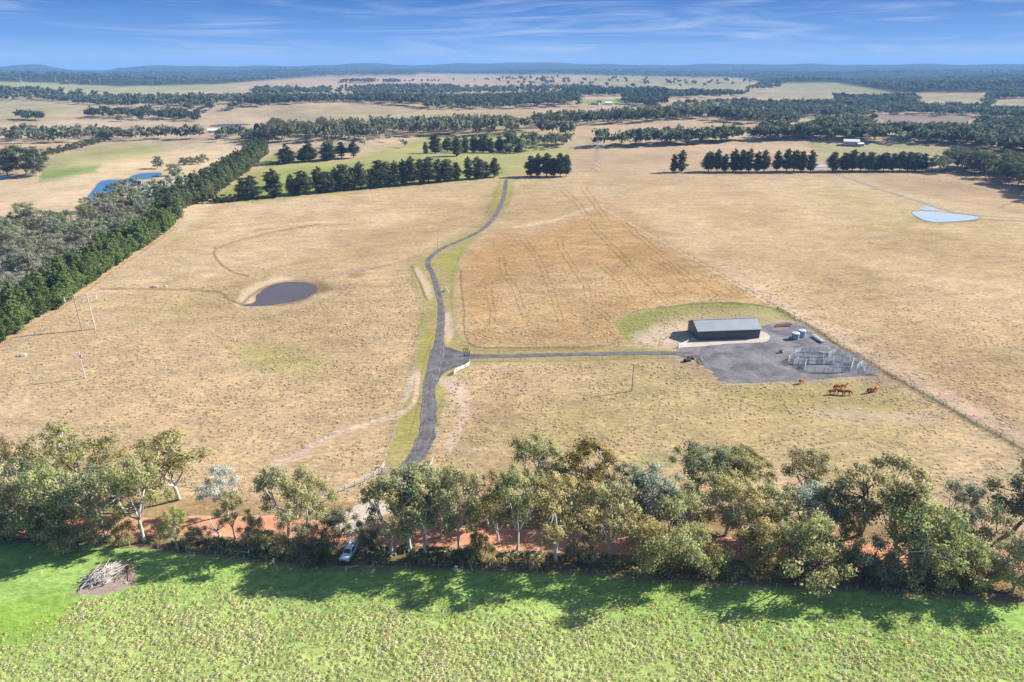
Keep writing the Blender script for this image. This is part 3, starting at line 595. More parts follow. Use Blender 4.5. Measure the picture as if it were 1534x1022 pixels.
def pine(seed, slim=.2, base=.1, layers=14, per=80, leaf=.0135, shape=.7, gap=.0):
    r = np.random.default_rng(seed); cent = []; rad = []; paths = [[(0, 0, -.02), (r.normal() * .006, r.normal() * .006, .5), (0, 0, .97)]]; rads = [(.017, .011, .002)]
    for i in range(layers):
        t = i / (layers - 1); z = base + (.97 - base) * t; R_ = slim * (1 - t ** 2.2) ** shape * (.62 + .38 * min(1, t / .22)) * r.uniform(.62, 1.25) + .012
        nb = max(3, int(round(6 * (R_ / slim) + 1.5))); a0 = r.uniform(0, 6.28)
        for k in range(nb):
            if r.random() < gap: continue
            a = a0 + 2 * np.pi * k / nb + r.normal() * .2; rr = R_ * r.uniform(.75, 1.12); e = np.array((math.cos(a) * rr * .72, math.sin(a) * rr * .72, z + rr * .22 + r.normal() * .012))
            cent.append(e); rad.append(.30 * rr + .02); paths.append([(0, 0, z - .02), tuple(e)]); rads.append((.005, .002))
            if rr > slim * .5: cent.append(e * np.array((.5, .5, 1)) + np.array((0, 0, -.012))); rad.append(.24 * rr + .018)
    rad = np.array(rad); V, F, Nn = leaf_cloud(cent, rad, per * np.clip(rad / rad.mean(), .4, 1.8), leaf, r, .85, .25)
    return trunk_mb(paths, rads, 5).mesh('pine_trunk', M['bark_dark'], True), mesh_np('pine_crown', V, F, M['needle'], nrm=Nn)
GUM = {'D': [gum(11 + i, 26, 250, .106, .38, .0120, forks=5) for i in range(4)],
       'S': [gum(31 + i, 24, 280, .10, .40, .0115, wide=.40, forks=4, lean=(-.08, .06, .1)[i]) for i in range(3)],
       'G': [gum(51 + i, 34, 310, .115, .16, .0120, wide=.40, forks=4, bark='bark') for i in range(2)],
       'L': [gum(61 + i, 28, 310, .11, .38, .0120, wide=.46, lean=(.22, -.18)[i], forks=4, bark='bark_dark') for i in range(2)],
       'B': [gum(71 + i, 22, 380, .17, .05, .0165, wide=.62, forks=5, bark='bark_dark') for i in range(3)]}
def dead(seed):
    r = np.random.default_rng(seed); mb = MB(); f = np.array((.04, 0, .3)); mb.tube(bend((0, 0, -.02), f, r), np.linspace(.03, .02, 5), 5)
    for i in range(9):
        a = r.uniform(0, 6.28); e = f + np.array((math.cos(a) * .35 * r.uniform(.4, 1), math.sin(a) * .35 * r.uniform(.4, 1), r.uniform(.15, .68))); p = bend(f, e, r, .1); mb.tube(p, np.linspace(.013, .005, 5), 4)
        for j in range(4):
            s = np.array(p[2 + j % 3]); g = s + r.normal(size=3) * .13 + np.array((0, 0, .09)); mb.tube(bend(s, g, r, .12, 4), np.linspace(.006, .002, 4), 4)
    return mb.mesh('dead_limbs', M['bark_white'], True)
DEAD = [dead(5), dead(9)]
PINE = [pine(101 + i, slim=(.22, .26, .19, .24)[i], base=(.1, .07, .14, .1)[i], gap=(.12, .16, .2, .22)[i]) for i in range(4)]
PTALL = [pine(121 + i, slim=(.20, .23, .185)[i], base=(.09, .14, .07)[i], shape=.45, gap=.24, per=84) for i in range(3)]
def joined(tm, cm, name):
    """trunk and crown as one mesh, for trees too far to show parts"""
    me = bpy.data.meshes.new(name); bm = bmesh.new(); bm.from_mesh(cm); n = len(bm.faces); bm.from_mesh(tm); bm.faces.ensure_lookup_table()
    for f in bm.faces[n:]: f.material_index = 1
    bm.to_mesh(me); bm.free(); me.materials.append(cm.materials[0]); me.materials.append(tm.materials[0]); return me
GUMJ = [joined(*t, 'gum_tree') for t in GUM['D'][:3] + GUM['S'][:1] + GUM['G'][:1]]; PINEJ = [joined(*t, 'pine_tree') for t in PTALL + PINE[:1]]
OL = (.375, .365, .185); YE = (.42, .385, .19); GG = (.37, .385, .225); DK = (.23, .255, .15); SI = (.52, .55, .51); RU = (.40, .315, .165); FR = (.365, .39, .175); GY = (.245, .275, .175); BL = (.37, .41, .34)
N_IND = {'gum_tree': 0, 'pine_tree': 0}
def vary(c, a=.14):
    f = 1 + random.uniform(-a, a); return (c[0] * f * (1 + random.uniform(-.06, .06)), c[1] * f, c[2] * f * (1 + random.uniform(-.08, .08)), 1)
def tree(name, cat, tm, cm, p, h, w, tint, label, group=None, unit_w=.84):
    o = thing(name, label, cat, p, random.uniform(0, 6.28), group); o.scale = (w / unit_w, w / unit_w, h)
    a = link('trunk', tm, o); b = link('crown', cm, o); o.color = b.color = tint
    if name in N_IND: N_IND[name] += 1
    return o
def px_tree(bx, by, ty, wpx, kind, tint, label, var=0, group=None, name=None):
    p = at(bx, by); h = height_for(p, ty) * 1.03; w = wpx / ppm(p) * (1.0 if kind == 'B' else 1.1)
    if kind == 'X':
        o = tag(link('dead_tree', DEAD[var % 2], None, p), label, 'dead tree', group); o.scale = (w / .75, w / .75, h); o.rotation_euler = (0, 0, random.uniform(0, 6)); return o
    t = GUM[kind][var % len(GUM[kind])]
    nm = name or ('shrub' if kind == 'B' else 'gum_tree')
    return tree(nm, 'shrub' if nm == 'shrub' else 'tree', *t, p, h, w, vary(tint, .06), label, group, {'B': 1.15, 'S': .82, 'L': .95}.get(kind, .86))

FRONT = [  # base x, base y, top y, width px, form, tint, label, template
    (8, 716, 661, 46, 'D', RU, 'rusty brown crowned gum cut off at the left picture edge, behind the grey road trees', 1),
    (95, 716, 645, 88, 'D', OL, 'tall dark-trunked gum highest in the clump left of the red road bend', 0),
    (150, 738, 664, 92, 'D', OL, 'round olive gum between the highest left gum and the umbrella-topped one', 2),
    (268, 748, 655, 100, 'S', OL, 'umbrella-topped gum with a dark trunk standing clear over the dry paddock', 0),
    (22, 800, 690, 84, 'G', GG, 'big grey-green gum filling the left picture edge beside the green paddock', 0),
    (92, 802, 700, 84, 'G', FR, 'dense mid-green gum second from the left edge along the green paddock', 1),
    (158, 806, 708, 88, 'D', GG, 'pale grey-green gum directly behind the pile of dead branches', 3),
    (216, 812, 700, 92, 'D', FR, 'twin-trunked bright green gum on red dirt right of the branch pile', 1),
    (268, 824, 768, 40, 'S', FR, 'small thin gum by the orange dirt right of the twin-trunked tree', 1),
    (341, 773, 702, 58, 'S', SI, 'silvery white-leaved tree alone above the orange roadside dirt', 2),
    (328, 806, 775, 44, 'X', SI, 'bleached dead shrub leaning on the orange road edge', 0),
    (353, 808, 742, 42, 'S', OL, 'spindly dark-stemmed gum with hardly any leaves below the silvery tree', 1),
    (383, 818, 775, 38, 'B', OL, 'small olive roadside shrub right of the spindly gum', 0),
    (430, 812, 704, 80, 'S', GG, 'open pale gum with forked dark trunk left of the white entrance fence', 0),
    (463, 803, 728, 74, 'S', OL, 'open gum with a white forked trunk below the left end of the white fence', 2),
    (408, 826, 790, 50, 'B', OL, 'low olive shrub at the fence beneath the two open gums', 1),
    (466, 836, 788, 56, 'B', DK, 'dark bushy shrub just left of the white ute', 2),
    (506, 806, 764, 60, 'B', DK, 'near-black wattle bush between the ute and the pale gravel apron', 0),
    (550, 818, 780, 36, 'B', DK, 'small dark tree behind the ute at the gravel apron corner', 2),
    (584, 830, 724, 84, 'S', OL, 'leaning white-stemmed gum right of the ute with a wide olive crown', 0),
    (616, 826, 704, 96, 'D', OL, 'tall gum hiding the foot of the bitumen driveway', 3),
    (640, 832, 716, 84, 'S', GG, 'white-trunked gum with bare crown gaps in front of the driveway mouth', 1),
    (662, 778, 706, 70, 'D', YE, 'yellowish gum on the field side of the road beside the driveway', 2),
    (688, 828, 712, 80, 'D', OL, 'olive gum with paired pale trunks on red dirt right of the driveway', 1),
    (732, 790, 712, 58, 'D', RU, 'brownish gum at the gap in the tree belt right of the driveway', 0),
    (746, 814, 740, 60, 'S', OL, 'slim white-stemmed gum in the gap below the brownish gum', 0),
    (774, 830, 706, 72, 'D', FR, 'straight white-trunked gum left of the forked white gum', 3),
    (800, 752, 661, 82, 'D', OL, 'tall round-topped gum behind the road, first left of the flat brown-topped one', 2),
    (888, 756, 671, 104, 'D', (.19, .165, .055), 'broad brown-olive gum whose flat top stands over the paddock', 0),
    (833, 842, 716, 96, 'S', YE, 'large gum with bright white forked trunks in the middle of the belt', 2),
    (878, 790, 740, 62, 'D', GY, 'greyish gum behind the forked white gum', 1),
    (914, 836, 728, 84, 'D', YE, 'gum leaning right with a sloping white trunk and bronze crown', 3),
    (980, 792, 702, 80, 'G', BL, 'pale blue-green gum in the middle of the belt', 0),
    (1042, 750, 678, 92, 'D', DK, 'dark-crowned gum on the paddock edge right of the pale blue-green one', 1),
    (1082, 742, 680, 62, 'D', OL, 'olive gum touching the dark-crowned gum on its right', 3),
    (1118, 745, 682, 78, 'L', OL, 'gum leaning right with bare dark limbs over the pale soil patch', 0),
    (1004, 868, 762, 92, 'B', FR, 'drooping green shrub-like tree jutting out over the green paddock', 1),
    (1086, 802, 718, 84, 'D', YE, 'yellow-olive gum above the bright patch of red road', 2),
    (1108, 826, 742, 84, 'D', YE, 'bronze gum with a short pale trunk standing on the red road edge', 0),
    (1052, 850, 790, 66, 'B', FR, 'round green shrub between the drooping tree and the bronze gum', 2),
    (1200, 752, 680, 78, 'D', OL, 'small-crowned olive gum over the pale soil, left of the wide umbrella gum', 1),
    (1206, 806, 732, 80, 'G', BL, 'blue-grey dense tree right of the bronze gums', 1),
    (1288, 802, 684, 122, 'L', OL, 'wide umbrella gum with bare dark limbs and a grey twiggy middle', 1),
    (1202, 872, 782, 110, 'B', FR, 'large pale green rounded tree bulging over the green paddock', 0),
    (1262, 812, 756, 52, 'B', (.25, .27, .15), 'dark round bush under the wide umbrella gum', 1),
    (1336, 842, 750, 96, 'D', FR, 'bright olive gum at the right of the open red road patch', 1),
    (1384, 872, 768, 112, 'G', FR, 'large bright green tree with layered boughs right of the red road patch', 0),
    (1424, 826, 726, 62, 'D', GY, 'smoky grey gum behind the large layered green tree', 3),
    (1466, 840, 764, 76, 'B', GG, 'flat-topped grey-green tree below the dark right-edge gum', 2),
    (1516, 798, 692, 108, 'L', DK, 'big dark gum with leaning black trunks at the right picture edge', 0),
    (1448, 880, 812, 84, 'B', FR, 'low green shrub fringe beside the paddock near the right edge', 0),
    (1516, 886, 806, 82, 'G', GG, 'grey-green tree in the bottom right corner of the tree belt', 1),
    (1300, 872, 815, 66, 'B', GY, 'greyish twiggy shrub between the two big green paddock-side trees', 1),
    (960, 842, 780, 66, 'D', YE, 'bronze drooping gum beside the leaning white trunk', 1),
    (1146, 850, 795, 62, 'B', OL, 'olive shrub tucked left of the big rounded pale green tree', 2),
    (720, 838, 800, 40, 'B', OL, 'low olive shrub beneath the gap in the belt', 0),
    (870, 846, 806, 44, 'B', DK, 'low dark shrub right of the white forked trunks', 1),
    (700, 846, 822, 30, 'B', GY, 'small grey shrub at the fence below the paired pale trunks', 2),
    (298, 816, 790, 34, 'B', GG, 'small green shrub on the orange dirt left of the dead shrub', 0),
    (124, 716, 690, 40, 'D', GG, 'small grey-green gum in the shade of the highest left gum', 2),
    (44, 745, 690, 56, 'D', DK, 'dark gum behind the left edge trees below the rusty crown', 3),
    (6, 812, 768, 62, 'B', GG, 'low grey-green bush in the bottom left corner of the tree belt', 0), (58, 812, 764, 66, 'B', FR, 'low spreading bush second from the left edge at the paddock side', 1), (118, 814, 768, 64, 'B', GG, 'grey-green bush hiding the red road just above the branch pile', 2), (180, 816, 776, 46, 'B', OL, 'olive bush at the foot of the twin-trunked tree', 0),
    (940, 776, 706, 74, 'D', GY, 'smoky twiggy gum between the broad brown-olive gum and the pale blue-green one', 2), (1150, 806, 730, 76, 'D', OL, 'olive gum between the bronze gums and the blue-grey dense tree', 3), (1020, 812, 736, 78, 'D', OL, 'olive gum right behind the drooping shrub-like tree', 1), (850, 770, 706, 70, 'D', GG, 'grey-green gum filling the gap behind the white forked trunks', 0), (660, 806, 726, 70, 'D', OL, 'olive gum between the white-trunked gum and the paired pale trunks', 3), (1238, 800, 738, 62, 'D', OL, 'olive gum behind the dark round bush', 2)]
for bx, by, ty, w, k, c, lab, v in FRONT: px_tree(bx, by, ty, w, k, c, lab, v)

# ---- pines
PD = (.13, .155, .08); PG = (.15, .215, .075)
def px_pine(bx, by, ty, w, label, group, tint=PD, lst=None, parts=True):
    p = at(bx, by); h = height_for(p, ty) * random.uniform(.93, 1.1); wm = w / ppm(p) * random.uniform(.95, 1.3); t = random.choice(lst or PTALL)
    if parts: return tree('pine_tree', 'tree', *t, p, h, wm, vary(tint), label, group, .42)
def line_y(x, pts): return float(np.interp(x, [a for a, _ in pts], [b for _, b in pts]))
MIDB = [(330, 303), (380, 298), (745, 265)]
g = 'pines in the long middle row left of the driveway'
for x, ty, w in [(366, 266, 20), (378, 264, 24), (410, 251, 40), (437, 262, 14), (443, 278, 12), (455, 255, 30), (478, 251, 26), (490, 258, 22), (503, 252, 18), (515, 246, 24), (528, 249, 20), (541, 245, 22), (557, 250, 18), (569, 240, 22), (580, 238, 20), (592, 239, 22), (604, 238, 20), (617, 236, 24), (630, 240, 20), (642, 234, 26), (657, 237, 22), (670, 236, 22), (684, 240, 14)]:
    px_pine(x, line_y(x, MIDB), ty, w, 'dark pine in the long shading row left of the top of the driveway', g)
for x, ty, w in [(701, 235, 20), (716, 235, 22), (727, 240, 16), (741, 236, 15)]:
    px_pine(x, line_y(x, MIDB), ty, w, 'dark pine in the short row touching the top left of the driveway', 'pines in the short row at the driveway top')
for x, y, ty, w, lab in [(430, 245, 217, 26, 'leftmost dark pine in the loose clump on the light green slope'), (452, 242, 224, 16, 'short pine left of the spire-shaped one on the green slope'), (463, 242, 212, 20, 'pointed spire-like pine in the clump on the green slope'), (492, 240, 211, 26, 'broad dark pine in the middle of the green slope'), (512, 237, 211, 17, 'narrow pine between the broad one and the last one on the green slope'), (530, 237, 207, 18, 'tall last pine at the right end of the green slope clump')]:
    px_pine(x, y, ty, w, lab, 'pines in a clump on the green slope', (.08, .10, .05), PINE)
for x, y, ty, w in [(638, 231, 214, 9), (652, 230, 200, 26), (671, 228, 206, 16), (684, 234, 202, 24), (697, 230, 203, 16), (710, 229, 201, 16), (724, 229, 200, 20), (735, 230, 205, 15), (748, 229, 204, 14), (763, 229, 200, 18), (776, 230, 206, 14)]:
    px_pine(x, y, ty, w, 'dark pine in the upper row on the hill behind the middle row', 'pines in the upper hill row')
for x, ty, w in [(795, 233, 16), (806, 232, 17), (819, 231, 18), (829, 234, 14), (839, 232, 15), (848, 232, 14)]:
    px_pine(x, 264.5, ty, w, 'dark pine in the short block right of the driveway top', 'pines in the block right of the driveway')
px_pine(1009, 258, 230, 13, 'smaller of the two lone pines in the dry right-hand paddock', None); px_pine(1021, 258, 225, 19, 'larger of the two lone pines in the dry right-hand paddock', None)
g = 'pines in the first block of the right row'
for x, ty, w in [(1061, 226, 20), (1074, 226, 16), (1085, 228, 15), (1098, 221, 20), (1110, 226, 16), (1121, 224, 15), (1133, 224, 15), (1144, 225, 13)]:
    px_pine(x, 257.5, ty, w, 'dark pine in the tallest block of the long right-hand row', g)
for x, ty, w in [(1163, 224, 15), (1178, 224, 18), (1189, 226, 15), (1200, 226, 16), (1214, 226, 18)]:
    px_pine(x, 257, ty, w, 'dark pine in the block left of the white covered dam', 'pines in the second block of the right row')
px_pine(1247, 256.5, 228, 16, 'single pine right beside the white covered dam', None)
for x, ty, w in [(1263, 228, 16), (1276, 227, 17), (1289, 227, 15), (1301, 225, 17), (1313, 231, 13), (1323, 227, 20), (1336, 227, 17), (1347, 227, 16), (1359, 226, 18), (1370, 226, 18), (1381, 229, 17)]:
    px_pine(x, 256.5, ty, w, 'dark pine in the long block of the right row before the gum wood', 'pines in the third block of the right row')

EDGE = [(-60, 556), (0, 517), (60, 480), (105, 454), (169, 405), (254, 347), (277, 316), (296, 307), (312, 303), (345, 278), (383, 248), (402, 232)]
E3 = [at(*p) for p in EDGE]; ES = resample(smooth([(p.x, p.y) for p in E3], 8), 1.0)
cum = np.concatenate([[0], np.cumsum(np.linalg.norm(np.diff(ES, axis=0), axis=1))])
def along(s):
    x = np.interp(s, cum, ES[:, 0]); y = np.interp(s, cum, ES[:, 1]); x2 = np.interp(s + 2, cum, ES[:, 0]); y2 = np.interp(s + 2, cum, ES[:, 1])
    t = np.array((x2 - x, y2 - y)); t /= np.linalg.norm(t) + 1e-9; return np.array((x, y)), np.array((-t[1], t[0]))
s = 0; i = 0
while s < cum[-1] - 3:
    p, nrm_ = along(s); d = float(np.hypot(*p)); near = d < 440
    rows = 3 if near else 2; stp = 4.7 if near else 8.5
    for k in range(rows):
        if random.random() < .06: continue
        q = p + nrm_ * (2.2 + k * (4.2 if near else 6.5) + random.uniform(-.6, .6)) + np.array((random.uniform(-.8, .8), random.uniform(-1.2, 1.2)))
        h = random.uniform(9, 14) if near else random.uniform(14, 19); w = random.uniform(5, 7.2) if near else random.uniform(8, 11)
        if N_IND['pine_tree'] < 300:
            tree('pine_tree', 'tree', *random.choice(PINE + PTALL[:1]), Vector((q[0], q[1], th(*q))), h, w, vary(PG if near else (.13, .165, .075), .26), 'young bright green pine in the dense windbreak along the left paddock' if near else 'mature dark green pine in the far stretch of the left windbreak',
                 'young pines in the left windbreak' if near else 'mature pines in the left windbreak', .44)
    s += stp

# ---- single trees standing in the fields
for bx, by, ty, w, k, c, lab, v in [
    (50, 347, 304, 42, 'S', GG, 'lone open gum with pale trunk above the grey scrub on the left', 0), (12, 345, 325, 40, 'D', GY, 'grey gum at the left picture edge before the scrub', 1),
    (12, 262, 224, 46, 'G', (.11, .14, .07), 'leftmost of the big dark spreading trees by the edge dam', 0), (38, 263, 218, 54, 'G', (.11, .14, .07), 'widest of the big dark spreading trees by the edge dam', 2), (57, 264, 224, 30, 'G', (.11, .14, .07), 'rightmost of the big dark spreading trees by the edge dam', 3),
    (237, 253, 234, 17, 'G', DK, 'lone round dark tree in the pale field above the blue dam', 0), (262, 264, 246, 22, 'D', GY, 'grey gum at the tip of the scrub below the pale field', 1),
    (780, 187, 177, 9, 'G', DK, 'tiny round dark tree alone on the far tan slope', 1), (855, 178, 164, 15, 'S', GG, 'lone open tree on the far tan slope below the farmhouse', 1), (181, 182, 172, 13, 'G', DK, 'small round tree in front of the far left pine strip', 0),
    (212, 180, 171, 10, 'G', DK, 'smaller round tree right of the far left pine strip', 1), (298, 201, 185, 13, 'S', GG, 'slim gum by the white far cottage', 1), (48, 197, 187, 13, 'S', GY, 'small scraggly gum above the far left gum belt', 0),
    (1500, 246, 232, 30, 'D', GG, 'gum at the near edge of the right wood, top right of the pine row', 1), (1404, 258, 232, 30, 'D', DK, 'dark round gum joining the right end of the pine row', 0), (1395, 257, 236, 20, 'S', GY, 'bare grey gum at the right end of the pine row', 1)]:
    px_tree(bx, by, ty, w, k, c, lab, v)
for bx, by, ty, w in [(276, 247, 236, 14), (286, 247, 235, 16), (297, 246, 234, 14), (305, 243, 231, 13)]:
    px_tree(bx, by, ty, w, 'B', GY, 'pale grey shrub in the small thicket beside the windbreak top', 0, 'pale shrubs beside the windbreak')
for bx in range(322, 362, 9):
    px_tree(bx, line_y(bx, MIDB) + 1, line_y(bx, MIDB) - 11, 13, 'B', (.09, .12, .05), 'low clipped-looking dark shrub in the hedge at the left end of the middle row', 1, 'hedge at the left end of the middle row')
for bx in range(384, 424, 8):
    px_tree(bx, 249 - (bx - 384) * .1, 243 - (bx - 384) * .1, 11, 'B', DK, 'low dark shrub in the hedge beside the windbreak end', 2, 'hedge beside the windbreak end')
for j in range(11):
    bx = 158 - j * 9; by = 212 + j * 2.3; px_tree(bx, by, by - 9 - j * .3, 13, 'B', (.11, .135, .06), 'olive shrub in the slanting field hedge above the big dark trees', j, 'shrubs in the slanting field hedge')

# ------------------------------------------------------------------ woods: belts of gums (the nearest are trees of their own, the rest one mass)
OPEN_FIELDS = [[(1102, 146), (1160, 133), (1250, 138), (1250, 158), (1110, 158)], [(1165, 135), (1175, 122), (1250, 122), (1336, 136), (1332, 150), (1240, 148)], [(1370, 141), (1478, 142), (1474, 164), (1378, 162)], [(1486, 150), (1600, 146), (1600, 170), (1480, 168)], [(1300, 171), (1468, 176), (1462, 203), (1308, 202)], [(868, 146), (932, 146), (934, 166), (868, 166)]]
def hidden_field(x, y, z):
    u, v, _ = project(x, y, z); u = np.array([u]); v = np.array([v])
    return any(inside(u, v, f)[0] for f in OPEN_FIELDS)
def fill(poly, n, hmin, hmax, wmin, wmax, tint, label, group, kind='gum', mind=0):
    """n candidate trees spread evenly in the world over a photo-space polygon of tree feet"""
    P = np.array(poly, float); bx = []; tries = 0
    lo, hi = P.min(0), P.max(0); W3 = np.array([tuple(at(*p)) for p in poly]); x0, y0 = W3[:, 0].min(), W3[:, 1].min(); x1, y1 = W3[:, 0].max(), W3[:, 1].max()
    out = []
    while len(out) < n and tries < 60:
        tries += 1; m = n * 4; x = rng.uniform(x0, x1, m); y = rng.uniform(y0, y1, m); z = terrain(x, y); u, v, dd = project(x, y, z)
        ok = inside(u, v, poly); out += list(zip(x[ok], y[ok], z[ok], dd[ok]))
    out = [q for q in out if not hidden_field(*q[:3])]
    res = []
    for x, y, z, dd in out[:n] if not mind else out:
        if mind and any((x - a[0]) ** 2 + (y - a[1]) ** 2 < mind * mind for a in res): continue
        res.append((x, y, z, dd))
        if len(res) >= n: break
    return [dict(x=a, y=b, z=c, d=e, h=random.uniform(hmin, hmax), w=random.uniform(wmin, wmax), tint=vary(tint, .22)[:3], label=label, group=group, kind=kind) for a, b, c, e in res]
SCRUB = [(-30, 352), (50, 348), (110, 340), (150, 318), (175, 300), (200, 292), (250, 284), (285, 280), (262, 316), (235, 338), (190, 365), (140, 395), (90, 428), (40, 462), (-30, 500)]
cand = fill(SCRUB, 150, 9, 14, 8.5, 13.5, GY, 'grey-green gum in the scrub left of the windbreak', 'gums in the left scrub', mind=6)
for q in cand:
    if random.random() < .2: q['tint'] = vary((.29, .30, .245), .1)[:3]; q['label'] = 'bare silver-grey gum in the scrub left of the windbreak'; q['group'] = 'bare gums in the left scrub'
    elif random.random() < .3: q['tint'] = vary(DK)[:3]; q['label'] = 'dark-leaved gum in the scrub left of the windbreak'; q['group'] = 'dark gums in the left scrub'
A = 'gums in the belt behind the upper pines'
FG = (.12, .145, .09)
belts = [
    ([(385, 216), (420, 215), (500, 214), (560, 210), (640, 205), (700, 204), (790, 204), (850, 210), (860, 202), (790, 194), (700, 192), (560, 196), (480, 200), (390, 205)], 300, 15, 23, 12, 18, (.17, .185, .115), 'grey-green gum in the thick belt behind the upper pine row', A),
    ([(760, 232), (850, 222), (850, 212), (760, 212)], 32, 12, 17, 10, 14, (.16, .185, .10), 'gum in the grove behind the block of pines right of the driveway', 'gums behind the right driveway pines'),
    ([(892, 223), (1000, 219), (1110, 213), (1230, 207), (1232, 203), (1110, 208), (1000, 213), (892, 217)], 120, 14, 20, 12, 17, (.135, .16, .085), 'dark gum in the belt along the top of the dry right-hand paddock', 'gums along the top of the right paddock'),
    ([(1392, 258), (1430, 258), (1490, 273), (1534, 289), (1640, 330), (1640, 268), (1534, 258), (1440, 247)], 150, 13, 18, 12, 16, (.135, .16, .09), 'dark gum in the wood beyond the pale dam', 'gums in the wood beyond the pale dam'),
    ([(-60, 216), (60, 216), (110, 214), (180, 212), (300, 209), (300, 207), (180, 205), (60, 206), (-60, 208)], 110, 12, 19, 12, 17, (.17, .185, .12), 'grey gum in the belt crossing the far left fields', 'gums in the far left belt'),
    ([(320, 212), (400, 214), (400, 203), (330, 202)], 34, 10, 15, 10, 14, (.16, .18, .11), 'gum in the grove beside the white far cottage', 'gums beside the far cottage'),
    ([(560, 206), (640, 226), (600, 230), (480, 225), (470, 218)], 6, 9, 12, 8, 10, GY, 'scattered gum on the pale slope below the belt', 'scattered slope gums'),
]
for b in belts: cand += fill(*b)
mass = []
def wood(poly, n, h0=13, h1=20, w0=12, w1=19, tint=FG): mass.extend(fill(poly, n, h0, h1, w0, w1, tint, None, None))
wood([(-300, 152), (0, 152), (60, 152), (160, 162), (260, 166), (300, 170), (380, 163), (390, 148), (250, 150), (140, 143), (0, 137), (-300, 135)], 1500)
wood([(128, 178), (185, 179), (300, 184), (305, 176), (240, 172), (128, 174)], 110, 12, 18, 11, 15, (.09, .115, .065))
wood([(28, 181), (64, 182), (64, 179), (28, 178)], 22, 12, 16, 10, 13, (.09, .115, .065))
wood([(380, 162), (440, 157), (520, 153), (580, 157), (640, 164), (700, 165), (760, 164), (870, 160), (1000, 161), (1000, 156), (930, 148), (800, 148), (700, 150), (600, 148), (480, 148), (380, 150)], 1900, 14, 21, 12, 18, (.10, .125, .075))
wood([(380, 144), (500, 141), (640, 143), (760, 141), (900, 139), (900, 134), (760, 134), (600, 132), (380, 136)], 800)
wood([(935, 150), (1000, 161), (998, 148)], 60, 16, 22, 11, 15, (.075, .10, .06)); wood([(840, 145), (1000, 146), (1000, 139), (850, 138)], 260, 18, 25, 11, 15, (.075, .10, .06))
wood([(790, 193), (870, 189), (980, 183), (1060, 180), (1140, 188), (1140, 176), (1060, 172), (980, 176), (870, 182), (800, 187)], 430, 15, 22, 12, 17, (.12, .145, .085))
wood([(1000, 148), (1140, 144), (1140, 139), (1000, 142)], 200); wood([(1000, 168), (1140, 168), (1140, 152), (1020, 155)], 90, 9, 14, 9, 14)
wood([(1100, 160), (1140, 177), (1300, 178), (1330, 172), (1470, 178), (1800, 190), (1800, 142), (1534, 145), (1330, 148), (1150, 148)], 2600, 13, 19, 13, 20, (.11, .135, .085))
wood([(1190, 209), (1260, 211), (1340, 213), (1430, 218), (1534, 234), (1800, 260), (1800, 190), (1470, 190), (1330, 190), (1270, 186), (1200, 196)], 1500, 13, 19, 13, 19, (.115, .14, .085))
wood([(1130, 207), (1200, 209), (1200, 180), (1140, 178)], 90, 12, 18, 11, 16)
wood([(1110, 138), (1250, 126), (1300, 130), (1400, 139), (1534, 140), (1800, 142), (1800, 112), (1400, 116), (1150, 121)], 3800, 12, 18, 16, 26)
wood([(-300, 126), (0, 122), (180, 130), (330, 127), (440, 117), (620, 112), (640, 106), (400, 104), (-300, 106)], 3600, 12, 18, 18, 30)
wood([(640, 111), (900, 114), (1100, 117), (1300, 114), (1800, 112), (1800, 106), (1100, 106), (640, 106)], 3000, 12, 18, 20, 32)
wood([(500, 126), (700, 123), (860, 124), (860, 118), (560, 120)], 60); wood([(510, 124.5), (560, 125), (560, 123.5), (510, 123)], 60); wood([(575, 124.5), (600, 125), (600, 122.5), (575, 122.5)], 34)
wood([(760, 134), (900, 131), (1140, 134), (1140, 124), (900, 119), (760, 124)], 65); wood([(380, 190), (560, 175), (780, 188), (1000, 178), (780, 172)], 6, 6, 9, 7, 10)
wood([(130, 146), (160, 150), (100, 152), (60, 148)], 30, 8, 12, 8, 12)
cand.sort(key=lambda q: -q['h'] / q['d'])
ngum = 0
for q in cand:
    if N_IND['gum_tree'] + ngum >= 290 or q['h'] / q['d'] * FPX < 9: mass.append(q); continue
    ngum += 1; p = Vector((q['x'], q['y'], q['z'])); big = q['h'] / q['d'] * FPX > 22
    if big:
        t = GUM[random.choice('DDSG')]; ngum -= 1; tree('gum_tree', 'tree', *random.choice(t), p, q['h'], q['w'], (*q['tint'], 1), q['label'], q['group'])
    else:
        o = tag(link('gum_tree', random.choice(GUMJ), None, p), q['label'], 'tree', q['group']); o.scale = (q['w'] / .84, q['w'] / .84, q['h']); o.rotation_euler = (0, 0, random.uniform(0, 6.28)); o.color = (*q['tint'], 1)
def far_template(seed, nq, size):
    r = np.random.default_rng(seed); cent = [np.array((r.normal() * .2, r.normal() * .2, .62 + r.uniform(-.2, .18))) for _ in range(6)]; rad = r.uniform(.2, .34, 6)
    V, F, Nn = leaf_cloud(cent, rad, [nq // 6] * 6, size, r, .75, .35); V[:, 2] = np.clip(V[:, 2], .02, 1.05); return V, Nn
